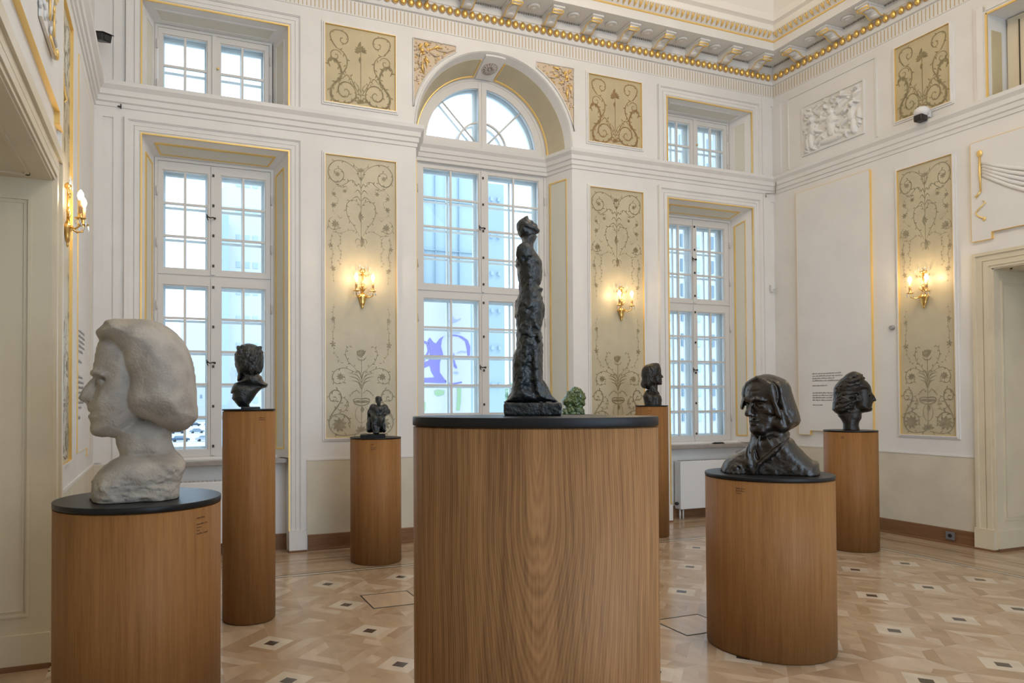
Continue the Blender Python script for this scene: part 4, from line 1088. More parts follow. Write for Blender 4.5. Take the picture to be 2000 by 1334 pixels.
e = empty('floor_socket', (XR-.032, 4.882, .088)); MB().box(-.006, 0, -.045, .045, -.04, .04).build('plate', mat('socket_grey', (.20, .21, .23), .35, .3), e, bevel=.003)
MB().lathe([(.020, -.008), (.020, -.005)], axis='x', c3=(0, 0, 0), seg=14).build('outlet', BLACKP, e); tag(e, 'grey socket plate let into the right wall skirting', 'socket')
e = empty('cable_duct', (7.57, YB-.09, 4.25))
MB().tube([(.0, 0, .20), (-.02, .0, -.02), (-.13, .05, -.02), (-.13, .05, -.07)], .007, 6).build('cable', mat('dull_gilt_cable', (.25, .22, .18), .6), e); tag(e, 'thin dark cable stepping off the ledge end in the right corner', 'cable')

# wall lettering: blocks of small dark type, too small to read in the photograph
def lettering(name, place, lines, x0, z0, h, lead, m, seed, parent):
    rnd = random.Random(seed); v = []; f = []
    z = z0
    for L_ in lines:
        x = x0
        while L_ and x < x0+L_:
            wlen = min(rnd.uniform(2, 8)*h*.55, x0+L_-x)
            k = x
            while k < x+wlen:
                cw = h*.32; hh = h*rnd.choice((.55, .55, .62, .9)); o = len(v)
                v += [place(k, z), place(k+cw, z), place(k+cw, z+hh), place(k, z+hh)]; f.append((o, o+1, o+2, o+3)); k += h*.52
            x += wlen+h*.5
        z -= lead
    me = bpy.data.meshes.new(name); me.from_pydata(v, [], f); me.materials.append(m); o = bpy.data.objects.new(name, me); C.objects.link(o)
    if parent: o.parent = parent
    return o
def paragraphs(place, paras, z, h, lead, sd):
    o = empty('wall_text', place(0, 1.4))
    for i, (ls, gap) in enumerate(paras):
        q = lettering('paragraph', place, ls, 0, z, h, lead, TEXTM, sd+i, None); q.parent = o; q.location = -o.location; z -= len(ls)*lead+gap
    return o
o = paragraphs(lambda x, z: (XR-.0355, 6.505-x, z), [([.40, .42, .30, .38], .03), ([.20], .06), ([.28, .28, .27, .28], .03), ([.15], 0)], 1.815, .018, .030, 4)
tag(o, 'block of small dark lettering on the blank right wall panel', 'wall text')
o = paragraphs(lambda x, z: (XL+.0095, 5.82+x, z), [([.40, .42, .38, .40, .3], .04), ([.20], .08), ([.28, .36, .33, .36, .3, .35, .2], .04), ([.12], 0)], 2.03, .027, .038, 9)
tag(o, 'column of small grey lettering on the left wall beside the marble head', 'wall text')

# ================================================================== plinths
def plinth(name, x, y, r, H, label, woodm, sq=1.0, rot=0., caption=None, capang=None, lid=.026):
    e = empty(name, (x, y, 0), rot)
    b = MB(); b.lathe([(r-.012, 0), (r-.012, .010), (r, .010), (r, H-lid-.004), (r-.01, H-lid-.004), (r-.01, H-lid)], 0, 0, 96, sy=sq)
    b.m = [0]*len(b.m); o = b.build('drum', woodm, e); 
    for p in o.data.polygons: p.use_smooth = abs(p.normal.z) < .5
    b = MB(); R = r+.002; b.lathe([(R-.003, H-lid), (R, H-lid+.003), (R, H-.002), (R-.002, H)], 0, 0, 96, sy=sq); b.build('lid', BLACKD, e)
    if caption:
        def place(u, z):
            a = capang-rot+(u/r); return ((r+.0006)*math.cos(a), (r+.0006)*math.sin(a)*sq, z)
        z = H-lid-.05; grp = []
        for L_ in caption+[0]:
            if L_: grp.append(L_)
            elif grp: lettering('caption', place, grp, -.04, z, .010, .014, ENGRAVE, int(x*100) % 50, e); z -= .014*(len(grp)+1); grp = []
    tag(e, label, 'plinth', 'oak veneered museum plinths')
    return e
HL, HC, HT, HS, HB, HR = 1.058, 1.451, 1.452, 1.165, 1.19, 1.050
plinth('display_plinth', -.103, 3.57, .362, HL, 'broad low oak drum plinth with black lid carrying the pale marble head', OAKL, caption=[.05, 0, 0, .07, .03, .02, .07], capang=math.radians(-42))
plinth('display_plinth', .556, 5.04, .179, HT, 'slender tall oak column plinth between marble head and left window', OAKL, lid=.012, caption=[.04, .04], capang=math.radians(-62))
plinth('display_plinth', 1.874, 6.416, .240, HS, 'medium round oak plinth under the small seated bronze figure', OAKL, lid=.012, caption=[.03, 0, .05, .05], capang=math.radians(-108))
plinth('display_plinth', 1.098, 1.979, .384, HC, 'large central oak plinth with flame grain and thick black lid', OAKC, sq=.64, rot=-math.atan2(1.098, 1.979), lid=.029)
plinth('display_plinth', 3.478, 3.312, .362, HR, 'broad low oak drum plinth at front right under the cloaked bronze bust', OAKL, lid=.021, caption=[.05, .05, .03], capang=math.radians(-158))
plinth('display_plinth', 6.479, 5.124, .240, HB, 'oak drum plinth standing furthest right near the right wall', OAKL, lid=.013, caption=[.03, .03], capang=math.radians(-152))
plinth('display_plinth', 5.079, 6.444, .175, 1.443, 'slender oak plinth half hidden behind the central one', OAKL, lid=.012, caption=[.04, .0, .03], capang=math.radians(-130))
gx = on_y(1122, 800, 5.9)
plinth('display_plinth', gx.x, gx.y, .175, 1.365, 'hidden slender oak plinth behind the centre one, under the green head', OAKL)

# ================================================================== outside the windows
FACADE = mat('sunlit_pale_render', (.50, .53, .57), .8); SHADE = mat('shaded_blue_render', (.30, .39, .45), .6); STONEF = mat('pale_stone_facade', (.48, .50, .51), .8)  # lit and shaded facade tones; the wing's shade is put into its blue
DARKG = mat('distant_window_glass', (.16, .22, .27), .4); PALEG = mat('pale_window_glass', (.34, .42, .49), .3); GROUND = mat('pale_paving', (.46, .47, .47), .9, var=.15, vscale=.2)
LEAFM = mat('distant_foliage', (.28, .42, .30), .9, var=.4, vscale=2)
def far_box(name, u0, u1, v0, v1, Y, depth, m, label, cat, wins=None, group=None):
    a, c = on_y(u0, v1, Y), on_y(u1, v0, Y); e = empty(name, (a.x, Y, min(a.z, c.z)))
    w, h = c.x-a.x, c.z-a.z
    MB().box(0, w, 0, depth, -8.0-a.z, h).build('wall', m, e)
    for (x0, x1, z0, z1, wm) in (wins(w, h) if wins else ()):
        MB().box(x0, x1, -.05, .05, z0, z1).build('window', wm, e)
    tag(e, label, cat, group); return e
def tower_wins(w, h):
    out = []
    for k in range(11):
        z = h-.05*h-k*h*.092
        for q in range(6): out.append((w*.13+q*w*.14, w*.22+q*w*.14, z-h*.020, z, PALEG))
    return out
far_box('tower_block', 446, 560, 335, 900, 62, 20, FACADE, 'pale concrete tower block seen through the right half of the left window', 'building', tower_wins)
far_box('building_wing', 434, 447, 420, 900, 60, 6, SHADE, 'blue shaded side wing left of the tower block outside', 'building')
far_box('distant_building', 354, 405, 632, 800, 420, 20, FACADE, 'faint distant high-rise beyond the left window behind the marble head', 'building')
far_box('distant_building', 385, 440, 752, 800, 360, 8, mat('low_house', (.40, .43, .46), .8), 'low pale house row far beyond the left window', 'building', lambda w, h: [(w*(.1+.2*q), w*(.18+.2*q), h*.45, h*.6, DARKG) for q in range(4)])
o = MB().add([(-190, 9.5, -8.0), (220, 9.5, -8.0), (220, 800, -8.0), (-190, 800, -8.0)], [(0, 1, 2, 3)]).build('street_ground', GROUND); struct(o)
rndc = random.Random(6); car_proto = None
CARP = [mat('car_paint_%d' % k, c, .3) for k, c in enumerate(((.05, .09, .15), (.16, .21, .27), (.03, .05, .08), (.32, .35, .40)))]
names = ('dark blue', 'blue grey', 'near black', 'light grey')
where = ('first row nearest the window', 'second row out', 'third row out')
for ci, (row, t) in enumerate(((0, 0), (0, 1), (1, 0), (1, 1), (1, 2), (2, 0), (2, 1), (2, 2))):
    Y = (180, 228, 296)[row]; x = on_y((352, 347, 352)[row], 800, Y).x+t*5.6
    e = empty('parked_car', (x, Y, -8.0), .12); m_ = CARP[(ci*3) % 4]
    b = MB(); b.prism([(-2.1, .35), (2.1, .35), (2.1, .8), (1.5, .92), (-2.0, .98), (-2.15, .8)], -.85, .85, 'y'); b.prism([(-1.6, .95), (1.2, .95), (.6, 1.45), (-1.2, 1.45)], -.75, .75, 'y'); b.build('body', m_, e)
    for sx in (-1.3, 1.3):
        for sy in (-.86, .68): b = MB(); b.lathe([(.32, 0), (.32, .18)], axis='y', c3=(sx, sy, .33), seg=12); b.build('wheel', BLACKP, e)
    MB().prism([(-1.4, 1.0), (.9, 1.0), (.5, 1.38), (-1.05, 1.38)], -.76, .76, 'y').build('side_windows', DARKG, e)
    tag(e, '%s parked car seen low in the left window, %s, %s' % (names[(ci*3) % 4], ('nearest row', 'middle row', 'farthest row')[row], ('at its left', 'second along', 'third along')[t]), 'car', 'parked cars below the left window')
# glass-fronted pavilion and banner outside the arched window
def glassy(w, h): return [(w*(.11+.1*q), w*(.114+.1*q), 0, h, PALEG) for q in range(8)]+[(0, w, h*.70, h*.705, PALEG), (0, w, h*.36, h*.365, PALEG)]
far_box('glass_pavilion', 700, 938, 318, 586, 13.5, .6, mat('pale_blue_glazing', (.36, .45, .50), .4), 'pale blue glazed facade outside the upper left of the arched window', 'building', glassy)
ban = empty('banner', tuple(on_y(826, 806, 13.0)))
a0 = on_y(700, 820, 13.0); a1 = on_y(919, 592, 13.0)
MB().tube([(a0.x-ban.location.x+.1, .06, -8.0-ban.location.z), (a0.x-ban.location.x+.1, .06, .1+a1.z-ban.location.z)], .03, 8).tube([(a1.x-ban.location.x-.04, .06, -8.0-ban.location.z), (a1.x-ban.location.x-.04, .06, a1.z-ban.location.z)], .03, 8).build('poles', WHITEP, ban)
MB().box(a0.x-ban.location.x, a1.x-ban.location.x, 0, .03, a0.z-ban.location.z, a1.z-ban.location.z).build('cloth', mat('white_banner', (.56, .56, .60), .7), ban)
PUR = mat('purple_print', (.22, .19, .46), .7); LILAC = mat('lilac_print', (.36, .40, .55), .7); GRN = mat('green_print', (.32, .46, .26), .7)
def banner_shape(px, m, name, th=.004):
    pts = []
    for (x, y) in px:
        p = on_y(810+x/5.13, 560+y/5.13, 12.995); pts.append((p.x-ban.location.x, p.z-ban.location.z))
    MB().prism(pts, -.006-th, -.002, 'y').build(name, m, ban)
banner_shape([(90, 540), (140, 560), (150, 650), (90, 760), (90, 730), (130, 640), (118, 580), (90, 560)], PUR, 'printed_shape')
banner_shape([(130, 540), (150, 510), (190, 560), (215, 570), (250, 520), (290, 495), (272, 530), (262, 600), (285, 680), (250, 760), (250, 860), (300, 930), (340, 965), (240, 965), (90, 960), (90, 915), (200, 910), (165, 850), (150, 790), (90, 815), (90, 760), (140, 740), (155, 640)], PUR, 'printed_shape')
banner_shape([(300, 492), (400, 480), (470, 495), (530, 535), (556, 600), (552, 690), (530, 690), (522, 620), (505, 545), (440, 500), (370, 492)], PUR, 'printed_shape')
banner_shape([(388, 660), (400, 700), (402, 760), (425, 810), (415, 822), (390, 800), (385, 730)], PUR, 'printed_shape')
banner_shape([(420, 668), (465, 642), (515, 650), (515, 662), (465, 655)], LILAC, 'printed_shape')
banner_shape([(385, 858), (410, 852), (440, 860), (430, 872), (400, 874)], LILAC, 'printed_shape')
banner_shape([(300, 940), (380, 968), (470, 950), (475, 962), (400, 980), (330, 975)], PUR, 'printed_shape')
banner_shape([(335, 350), (385, 300), (400, 330), (440, 330), (460, 315), (455, 330), (400, 360), (350, 370)], LILAC, 'printed_shape')
banner_shape([(345, 440), (470, 440), (450, 465), (370, 465)], LILAC, 'printed_shape')
banner_shape([(195, 1045), (240, 1030), (300, 1045), (290, 1080), (230, 1100), (200, 1080)], GRN, 'printed_shape')
banner_shape([(425, 1000), (465, 1000), (462, 1150), (450, 1240), (415, 1240), (425, 1100)], GRN, 'printed_shape')
banner_shape([(95, 1150), (110, 1160), (105, 1250), (92, 1250)], GRN, 'printed_shape')
tag(ban, 'white banner printed with purple shapes and green marks outside the arched window', 'banner')
def bolts(w, h): return [(w*q, w*q+.05, h*(.06+.145*k), h*(.075+.145*k), PALEG) for k in range(7) for q in (.25, .62)]
far_box('steel_column', 950, 984, 361, 860, 12.0, .4, mat('pale_blue_steel', (.31, .40, .46), .5), 'pale blue steel column outside the right half of the arched window', 'column', bolts)
def facade(w, h):
    out = []
    for k in range(13):
        z = h-h*.06-k*h*.0715
        for q in range(7): out.append((w*.07+q*w*.135, w*.12+q*w*.135, z-h*.036, z, DARKG if k > 3 and q % 2 else PALEG))
    return out
far_box('stone_office_block', 1290, 1480, 250, 905, 24, 8, STONEF, 'pale stone office block filling the view through the right windows', 'building', facade)
def tree(x, y, z, r, label):
    e = empty('tree', (x, y, z)); b = MB(); rnd = random.Random(int(x*10)); b.tube([(0, 0, -8.0-z), (0, 0, r*1.6)], .08, 6); b.build('trunk', STEELD, e); b = MB()
    for k in range(70):
        c = Vector((rnd.gauss(0, .4), rnd.gauss(0, .4), rnd.gauss(0, .4)))*r; b.ell((c.x, c.y, c.z+r*1.9), (r*.14, r*.14, r*.10), 6, 4)
    b.build('crown', LEAFM, e); tag(e, label, 'tree')
tp = on_y(1003, 790, 20); tree(tp.x, 20, tp.z-1.2, .75, 'green tree low outside the arched window behind the bronze statue')
# ================================================================== sculptures: implicit bodies meshed by surface nets
def surface_nets(F, lo, h):
    Sg = F < 0; c = np.zeros(tuple(n-1 for n in F.shape), np.int8)
    sl = lambda d, n: slice(d, n-1+d)
    for dx in (0, 1):
        for dy in (0, 1):
            for dz in (0, 1): c += Sg[sl(dx, F.shape[0]), sl(dy, F.shape[1]), sl(dz, F.shape[2])]
    act = (c > 0) & (c < 8); I = np.argwhere(act); n = len(I); idx = -np.ones(act.shape, np.int64); idx[act] = np.arange(n)
    acc = np.zeros((n, 3)); cnt = np.zeros(n)
    cor = [np.array(q) for q in np.ndindex(2, 2, 2)]
    for a in cor:
        for ax in range(3):
            if a[ax]: continue
            b = a.copy(); b[ax] = 1
            fa = F[tuple((I+a).T)]; fb = F[tuple((I+b).T)]; m = (fa < 0) != (fb < 0)
            t = fa[m]/(fa[m]-fb[m]); p = np.tile(a.astype(float), (m.sum(), 1)); p[:, ax] += t; acc[m] += p; cnt[m] += 1
    V = np.array(lo)+h*(I+acc/cnt[:, None])
    Q = []
    for ax in range(3):
        o1, o2 = [(1, 2), (2, 0), (0, 1)][ax]
        A = [slice(None)]*3; B = [slice(None)]*3; A[ax] = slice(0, -1); B[ax] = slice(1, None)
        for o in (o1, o2): A[o] = slice(1, -1); B[o] = slice(1, -1)
        s0, s1 = Sg[tuple(A)], Sg[tuple(B)]; E_ = np.argwhere(s0 != s1)
        if not len(E_): continue
        inside = s0[tuple(E_.T)]
        E_[:, o1] += 1; E_[:, o2] += 1
        def g(d1, d2): K = E_.copy(); K[:, o1] -= d1; K[:, o2] -= d2; return idx[tuple(K.T)]
        q = np.stack([g(1, 1), g(0, 1), g(0, 0), g(1, 0)], 1); q[~inside] = q[~inside][:, ::-1]; Q.append(q)
    return V, np.concatenate(Q)

def poly_sd(poly, X, Z):
    """signed distance (negative inside) of a closed 2-D outline on a grid"""
    P = np.array(poly, float); d2 = np.full(X.shape, 1e9); ins = np.zeros(X.shape, bool)
    for i in range(len(P)):
        a, b = P[i-1], P[i]; e = b-a; L2 = (e**2).sum()+1e-12
        t = np.clip(((X-a[0])*e[0]+(Z-a[1])*e[1])/L2, 0, 1)
        d2 = np.minimum(d2, (X-a[0]-t*e[0])**2+(Z-a[1]-t*e[1])**2)
        cr = ((a[1] > Z) != (b[1] > Z)) & (X < (b[0]-a[0])*(Z-a[1])/(b[1]-a[1]+1e-12)+a[0]); ins ^= cr
    d = np.sqrt(d2); return np.where(ins, -d, d)
def closed_curve(pts, n=5):
    P = [Vector(p) for p in pts]; out = []; N = len(P)
    for i in range(N):
        a, b, c, d = P[i-1], P[i], P[(i+1) % N], P[(i+2) % N]
        for k in range(n):
            t = k/n; out.append(.5*((2*b)+(c-a)*t+(2*a-5*b+4*c-d)*t*t+(3*b-a-3*c+d)*t**3))
    return out

class Sculpt:
    def __init__(s, lo, hi, h):
        s.lo = np.array(lo, float); s.h = h; n = np.ceil((np.array(hi)-s.lo)/h).astype(int)+1
        s.X = (s.lo[0]+h*np.arange(n[0]))[:, None, None].astype(np.float32); s.Y = (s.lo[1]+h*np.arange(n[1]))[None, :, None].astype(np.float32); s.Z = (s.lo[2]+h*np.arange(n[2]))[None, None, :].astype(np.float32)
        s.F = np.full(n, 10., np.float32); s.XX, s.ZZ = np.meshgrid(s.X.ravel(), s.Z.ravel(), indexing='ij')
    def u(s, g, k=.01):
        if k <= 0: s.F = np.minimum(s.F, g); return s
        hh = np.clip(.5+.5*(g-s.F)/k, 0, 1); s.F = (g*(1-hh)+s.F*hh-k*hh*(1-hh)).astype(np.float32); return s
    def cut(s, g, k=.008):
        hh = np.clip(.5-.5*(s.F+g)/k, 0, 1); s.F = (s.F*(1-hh)-g*hh+k*hh*(1-hh)).astype(np.float32); return s
    def sil(s, poly, W, R, yc=0., smooth=True, pw=2., n=5):
        P = closed_curve(poly, n) if smooth else poly
        d = poly_sd(P, s.XX, s.ZZ); t = np.clip(-d/R, 0, 1); T = W*(1-(1-t)**pw)**(1/pw)
        yc_ = yc if not callable(yc) else yc(s.XX, s.ZZ)
        T = T[:, None, :]; d = d[:, None, :]; yy = np.abs(s.Y-(yc_ if not hasattr(yc_, 'shape') else yc_[:, None, :]))
        return np.where(d > 0, np.sqrt(d*d+np.maximum(yy-0, 0)**2*.3), (yy-T)*.75).astype(np.float32)
    def thick(s, poly, W, R, x, z, pw=2.):
        d = poly_sd(closed_curve(poly, 5), np.array([[x]]), np.array([[z]]))[0, 0]; t = min(1, max(0, -d/R)); return W*(1-(1-t)**pw)**(1/pw)
    def ell(s, c, r, ang=(0, 0, 0)):
        x, y, z = s.X-c[0], s.Y-c[1], s.Z-c[2]
        if any(ang):
            Rm = (Matrix.Rotation(ang[2], 3, 'Z') @ Matrix.Rotation(ang[1], 3, 'Y') @ Matrix.Rotation(ang[0], 3, 'X')).transposed()
            x, y, z = [Rm[i][0]*x+Rm[i][1]*y+Rm[i][2]*z for i in range(3)]
        k0 = np.sqrt((x/r[0])**2+(y/r[1])**2+(z/r[2])**2); k1 = np.sqrt((x/r[0]**2)**2+(y/r[1]**2)**2+(z/r[2]**2)**2)+1e-6
        return (k0*(k0-1)/k1).astype(np.float32)
    def cap(s, a, b, ra, rb=None):
        rb = ra if rb is None else rb; a = np.array(a, float); b = np.array(b, float); e = b-a; L2 = (e**2).sum()
        t = np.clip(((s.X-a[0])*e[0]+(s.Y-a[1])*e[1]+(s.Z-a[2])*e[2])/L2, 0, 1)
        return (np.sqrt((s.X-a[0]-t*e[0])**2+(s.Y-a[1]-t*e[1])**2+(s.Z-a[2]-t*e[2])**2)-(ra+(rb-ra)*t)).astype(np.float32)
    def path(s, pts, r, k=0):
        g = None; n = len(pts)
        for i in range(n-1):
            r0, r1 = (r, r) if not hasattr(r, '__len__') else (r[i], r[i+1]); q = s.cap(pts[i], pts[i+1], r0, r1); g = q if g is None else np.minimum(g, q)
        return g
    def box(s, c, b, rad=.0):
        q = [np.abs(a-c[i])-b[i]+rad for i, a in enumerate((s.X, s.Y, s.Z))]
        return (np.sqrt(np.maximum(q[0], 0)**2+np.maximum(q[1], 0)**2+np.maximum(q[2], 0)**2)+np.minimum(np.maximum(np.maximum(q[0], q[1]), q[2]), 0)-rad).astype(np.float32)
    def noise(s, amp, cell, seed=0, mask=None, aniso=(1, 1, 1)):
        rs = np.random.RandomState(seed); n = s.F.shape; dims = [max(2, int(n[i]*s.h/(cell*aniso[i]))+3) for i in range(3)]; G = rs.uniform(-1, 1, dims).astype(np.float32)
        co = []
        for i in range(3):
            p = np.arange(n[i])*s.h/(cell*aniso[i]); k = p.astype(int); t = (p-k).astype(np.float32); co.append((k, t*t*(3-2*t)))
        for ax in range(3):
            k, t = co[ax]; a = np.take(G, k, ax); b = np.take(G, k+1, ax); sh = [1, 1, 1]; sh[ax] = -1; G = a+(b-a)*t.reshape(sh)
        w = amp if mask is None else amp*mask; s.F = s.F+(G*w).astype(np.float32); return s
    def build(s, name, m, parent, floor=0.0, relax=2):
        if floor is not None: s.F = np.maximum(s.F, floor-s.Z+0*s.F)
        V, Q = surface_nets(s.F, s.lo, s.h)
        me = bpy.data.meshes.new(name); me.vertices.add(len(V)); me.vertices.foreach_set('co', V.astype(np.float32).ravel())
        me.loops.add(4*len(Q)); me.loops.foreach_set('vertex_index', Q.astype(np.int32).ravel()); me.polygons.add(len(Q)); me.polygons.foreach_set('loop_start', np.arange(0, 4*len(Q), 4, dtype=np.int32))
        me.polygons.foreach_set('use_smooth', np.ones(len(Q), bool)); me.update(calc_edges=True); me.validate(); me.materials.append(m)
        o = bpy.data.objects.new(name, me); C.objects.link(o)
        if parent: o.parent = parent
        sm_ = o.modifiers.new('smooth', 'SMOOTH'); sm_.factor = .5; sm_.iterations = relax
        return o

class Site:
    """local frame of a sculpture: x to the right as seen, y away from the eye, z up from the plinth top"""
    def __init__(s, x, y, z):
        s.c = Vector((x, y, z)); n = Vector((x, y, 0)).normalized(); s.n = n; s.e = Vector((n.y, -n.x, 0)); s.rz = math.atan2(s.e.y, s.e.x)
    def T(s, ox, oy, sc, pts, y=0.):
        """outline points measured on an enlarged crop (origin ox, oy; scale sc) -> local x, z in the upright plane at local depth y"""
        out = []
        for p in pts:
            d = ray(ox+p[0]/sc, oy+p[1]/sc); c = s.c+s.n*y; t = (c-EYE).dot(s.n)/d.dot(s.n); q = EYE+d*t-s.c; out.append((q.dot(s.e), q.z))
        return out

def ground_face(pts, zmin=0): return [(x, max(z, zmin)) for x, z in pts]

# ---- 1 the pale marble head in profile
def marble_head():
    st = Site(-.103, 3.57, HL); e = empty('marble_bust', st.c, st.rz); T = lambda L_, y=0: st.T(80, 600, 3.177, L_, y)
    S_ = Sculpt((-.34, -.30, -.03), (.33, .30, .92), .0056)
    face = T([(375, 205), (352, 232), (340, 280), (331, 340), (325, 378), (335, 396), (352, 420), (350, 470), (330, 540), (300, 588), (300, 606), (293, 630), (301, 648), (312, 656), (296, 674), (302, 696), (325, 714), (315, 740), (316, 770), (340, 790), (380, 800), (460, 806), (520, 790), (600, 700), (640, 600), (640, 400), (640, 240), (560, 190), (450, 185)])
    nose = T([(330, 392), (338, 425), (300, 455), (265, 500), (240, 548), (240, 572), (262, 583), (300, 589), (345, 585), (370, 540), (372, 470), (368, 410)])
    hair = T([(347, 162), (352, 140), (383, 112), (400, 88), (450, 76), (520, 79), (600, 76), (680, 84), (760, 110), (830, 155), (880, 210), (915, 270), (940, 340), (955, 420), (962, 500), (968, 600), (972, 680), (948, 716), (900, 758), (840, 770), (780, 762), (720, 738), (680, 712), (620, 690), (560, 668), (522, 640), (502, 600), (496, 560), (508, 520), (525, 480), (522, 440), (503, 400), (486, 360), (474, 300), (450, 250), (420, 215), (392, 200), (366, 194)])
    neck = T([(470, 740), (465, 800), (470, 860), (497, 935), (470, 970), (850, 985), (862, 945), (835, 890), (812, 830), (805, 760), (760, 720), (600, 690)])
    base = T([(495, 925), (400, 982), (350, 1030), (323, 1078), (315, 1140), (311, 1190), (316, 1250), (420, 1300), (600, 1300), (700, 1300), (800, 1290), (852, 1240), (857, 1165), (862, 1090), (875, 1040), (894, 985), (886, 950), (830, 905), (740, 900), (600, 905)])
    S_.F = S_.sil(face, .150, .17, pw=2.2)
    S_.u(S_.sil(nose, .040, .055, pw=1.7), .030)
    lips = T([(300, 602), (291, 628), (300, 650), (310, 656), (294, 674), (302, 697), (330, 712), (370, 690), (380, 655), (360, 620)]); S_.u(S_.sil(lips, .058, .05), .012)
    chin = T([(325, 714), (314, 742), (318, 770), (342, 790), (390, 790), (400, 740), (360, 715)]); S_.u(S_.sil(chin, .06, .05), .03)
    # eye sockets, lids, brow, cheekbone, nostril, mouth line
    ex, ez = T([(352, 468)])[0]; mx, mz = T([(318, 656)])[0]; nx, nz = T([(300, 574)])[0]
    for sg in (-1, 1):
        S_.cut(S_.ell((ex+.008, sg*.066, ez+.006), (.030, .030, .021), (0, 0, 0)), .03)
        S_.u(S_.ell((ex+.024, sg*.060, ez-.001), (.024, .028, .019)), .006)
        S_.u(S_.path([(ex+.000, sg*.038, ez+.004), (ex+.006, sg*.060, ez+.013), (ex+.026, sg*.085, ez+.004)], .0045), .006)
        S_.u(S_.path([(ex+.002, sg*.040, ez-.010), (ex+.012, sg*.062, ez-.016), (ex+.028, sg*.082, ez-.008)], .004), .006)
        S_.u(S_.path([(ex-.018, sg*.030, ez+.040), (ex-.008, sg*.065, ez+.048), (ex+.022, sg*.105, ez+.034)], [.012, .011, .010]), .028)
        S_.u(S_.ell((ex+.055, sg*.105, ez-.075), (.05, .035, .04)), .05)
        S_.cut(S_.ell((nx+.008, sg*.016, nz-.008), (.012, .007, .006)), .006)
        S_.u(S_.ell((nx+.016, sg*.030, nz+.004), (.020, .014, .014)), .012)
        S_.cut(S_.cap((nx+.03, sg*.048, nz+.01), (mx+.035, sg*.062, mz), .004, .003), .02)
    S_.cut(S_.path([(mx-.012, 0, mz), (mx+.004, .030, mz-.001), (mx+.024, .046, mz-.003)], .0035), .006); S_.cut(S_.path([(mx-.012, 0, mz), (mx+.004, -.030, mz-.001), (mx+.024, -.046, mz-.003)], .0035), .006)
    S_.u(S_.sil(neck, .115, .11), .02)
    hm = S_.sil(hair, .232, .17, pw=2.2)
    S_.u(hm, .008)
    roll = T([(352, 150), (385, 112), (402, 90), (450, 78), (560, 82), (640, 110), (680, 160), (640, 185), (540, 186), (470, 184), (410, 180), (375, 196)]); S_.u(S_.sil(roll, .150, .08), .02)
    q = T([(358, 176), (405, 178), (480, 186), (580, 190), (690, 200)]); zz = [.09, .145, .19, .212, .222]
    for sg in (-1, 1): S_.cut(S_.path([(a[0], sg*w_, a[1]) for a, w_ in zip(q, zz)], [.005, .006, .005, .004, .002]), .014)
    g = T([(366, 178), (388, 150), (398, 120)])
    for sg in (-1, 1): S_.cut(S_.path([(g[0][0], sg*.03, g[0][1]), (g[1][0]+.004, sg*.07, g[1][1]), (g[2][0]+.012, sg*.09, g[2][1])], .0035), .010)
    zt = T([(500, 905)])[0][1]
    b0 = S_.sil(base, .205, .11, pw=2.6)
    S_.u(b0, .03)
    low = np.clip((zt-.02-S_.Z)/.05, 0, 1)
    zr = T([(400, 1060)])[0][1]; xr = T([(760, 1000)])[0][0]
    rough = np.maximum(np.clip((zr+.02-S_.Z)/.03, 0, 1)*np.ones_like(S_.X), np.clip((S_.X-xr+ (S_.Z-zr)*.3)/.03, 0, 1)*np.clip((zt-.02-S_.Z)/.03, 0, 1))
    S_.noise(.012, .055, 3, rough, (1.3, 1, .7)); S_.noise(.0080, .022, 4, rough, (1.6, 1, .6)); S_.noise(.003, .012, 5, rough)
    S_.noise(.003, .06, 6); S_.noise(.0016, .016, 7)
    S_.build('head', MARBLE, e, .0, 4)
    tag(e, 'large pale marble head in profile facing left, rough stone foot, on black lid', 'sculpture')
marble_head()

# ---- 2 dark head with bobbed hair on the plinth behind the centre
def small_profile():
    st = Site(5.079, 6.444, 1.443); e = empty('bronze_bust', st.c, st.rz); T = lambda L_: st.T(1220, 690, 9.53, L_)
    S_ = Sculpt((-.17, -.14, -.02), (.16, .14, .50), .0036)
    face = T([(640, 210), (668, 260), (678, 310), (680, 385), (680, 420), (690, 470), (696, 490), (690, 510), (700, 528), (690, 545), (697, 570), (680, 588), (610, 592), (540, 580), (500, 400), (560, 200)])
    nose = T([(672, 380), (684, 395), (705, 415), (722, 445), (715, 452), (690, 455), (668, 450), (664, 410)])
    hair = T([(600, 182), (520, 184), (470, 198), (400, 220), (350, 260), (320, 320), (312, 400), (322, 480), (305, 545), (302, 590), (330, 636), (400, 662), (470, 668), (530, 600), (580, 590), (600, 560), (590, 500), (625, 440), (655, 380), (668, 300), (650, 210)])
    neck = T([(440, 600), (435, 690), (415, 760), (640, 760), (615, 690), (612, 590), (560, 560)])
    base = T([(415, 680), (370, 745), (342, 800), (352, 860), (372, 950), (385, 1060), (655, 1060), (688, 910), (692, 860), (670, 790), (630, 755), (600, 735), (520, 740), (450, 720)])
    S_.F = S_.sil(face, .062, .06); S_.u(S_.sil(nose, .014, .016), .010); S_.u(S_.sil(hair, .088, .07), .006); S_.u(S_.sil(neck, .045, .04), .01); S_.u(S_.sil(base, .085, .055), .012)
    x, z = T([(655, 425)])[0]
    for sg in (-1, 1): S_.cut(S_.ell((x, sg*.032, z), (.018, .014, .010)), .012)
    S_.noise(.004, .022, 2, np.clip((x-.03-S_.X)/.03, 0, 1), (.8, 1, 1.6)); S_.noise(.0015, .010, 5)
    S_.build('bust', BRONZEC, e); tag(e, 'small dark bust with bobbed hair facing right, between arabesque panel and right window', 'sculpture')
small_profile()

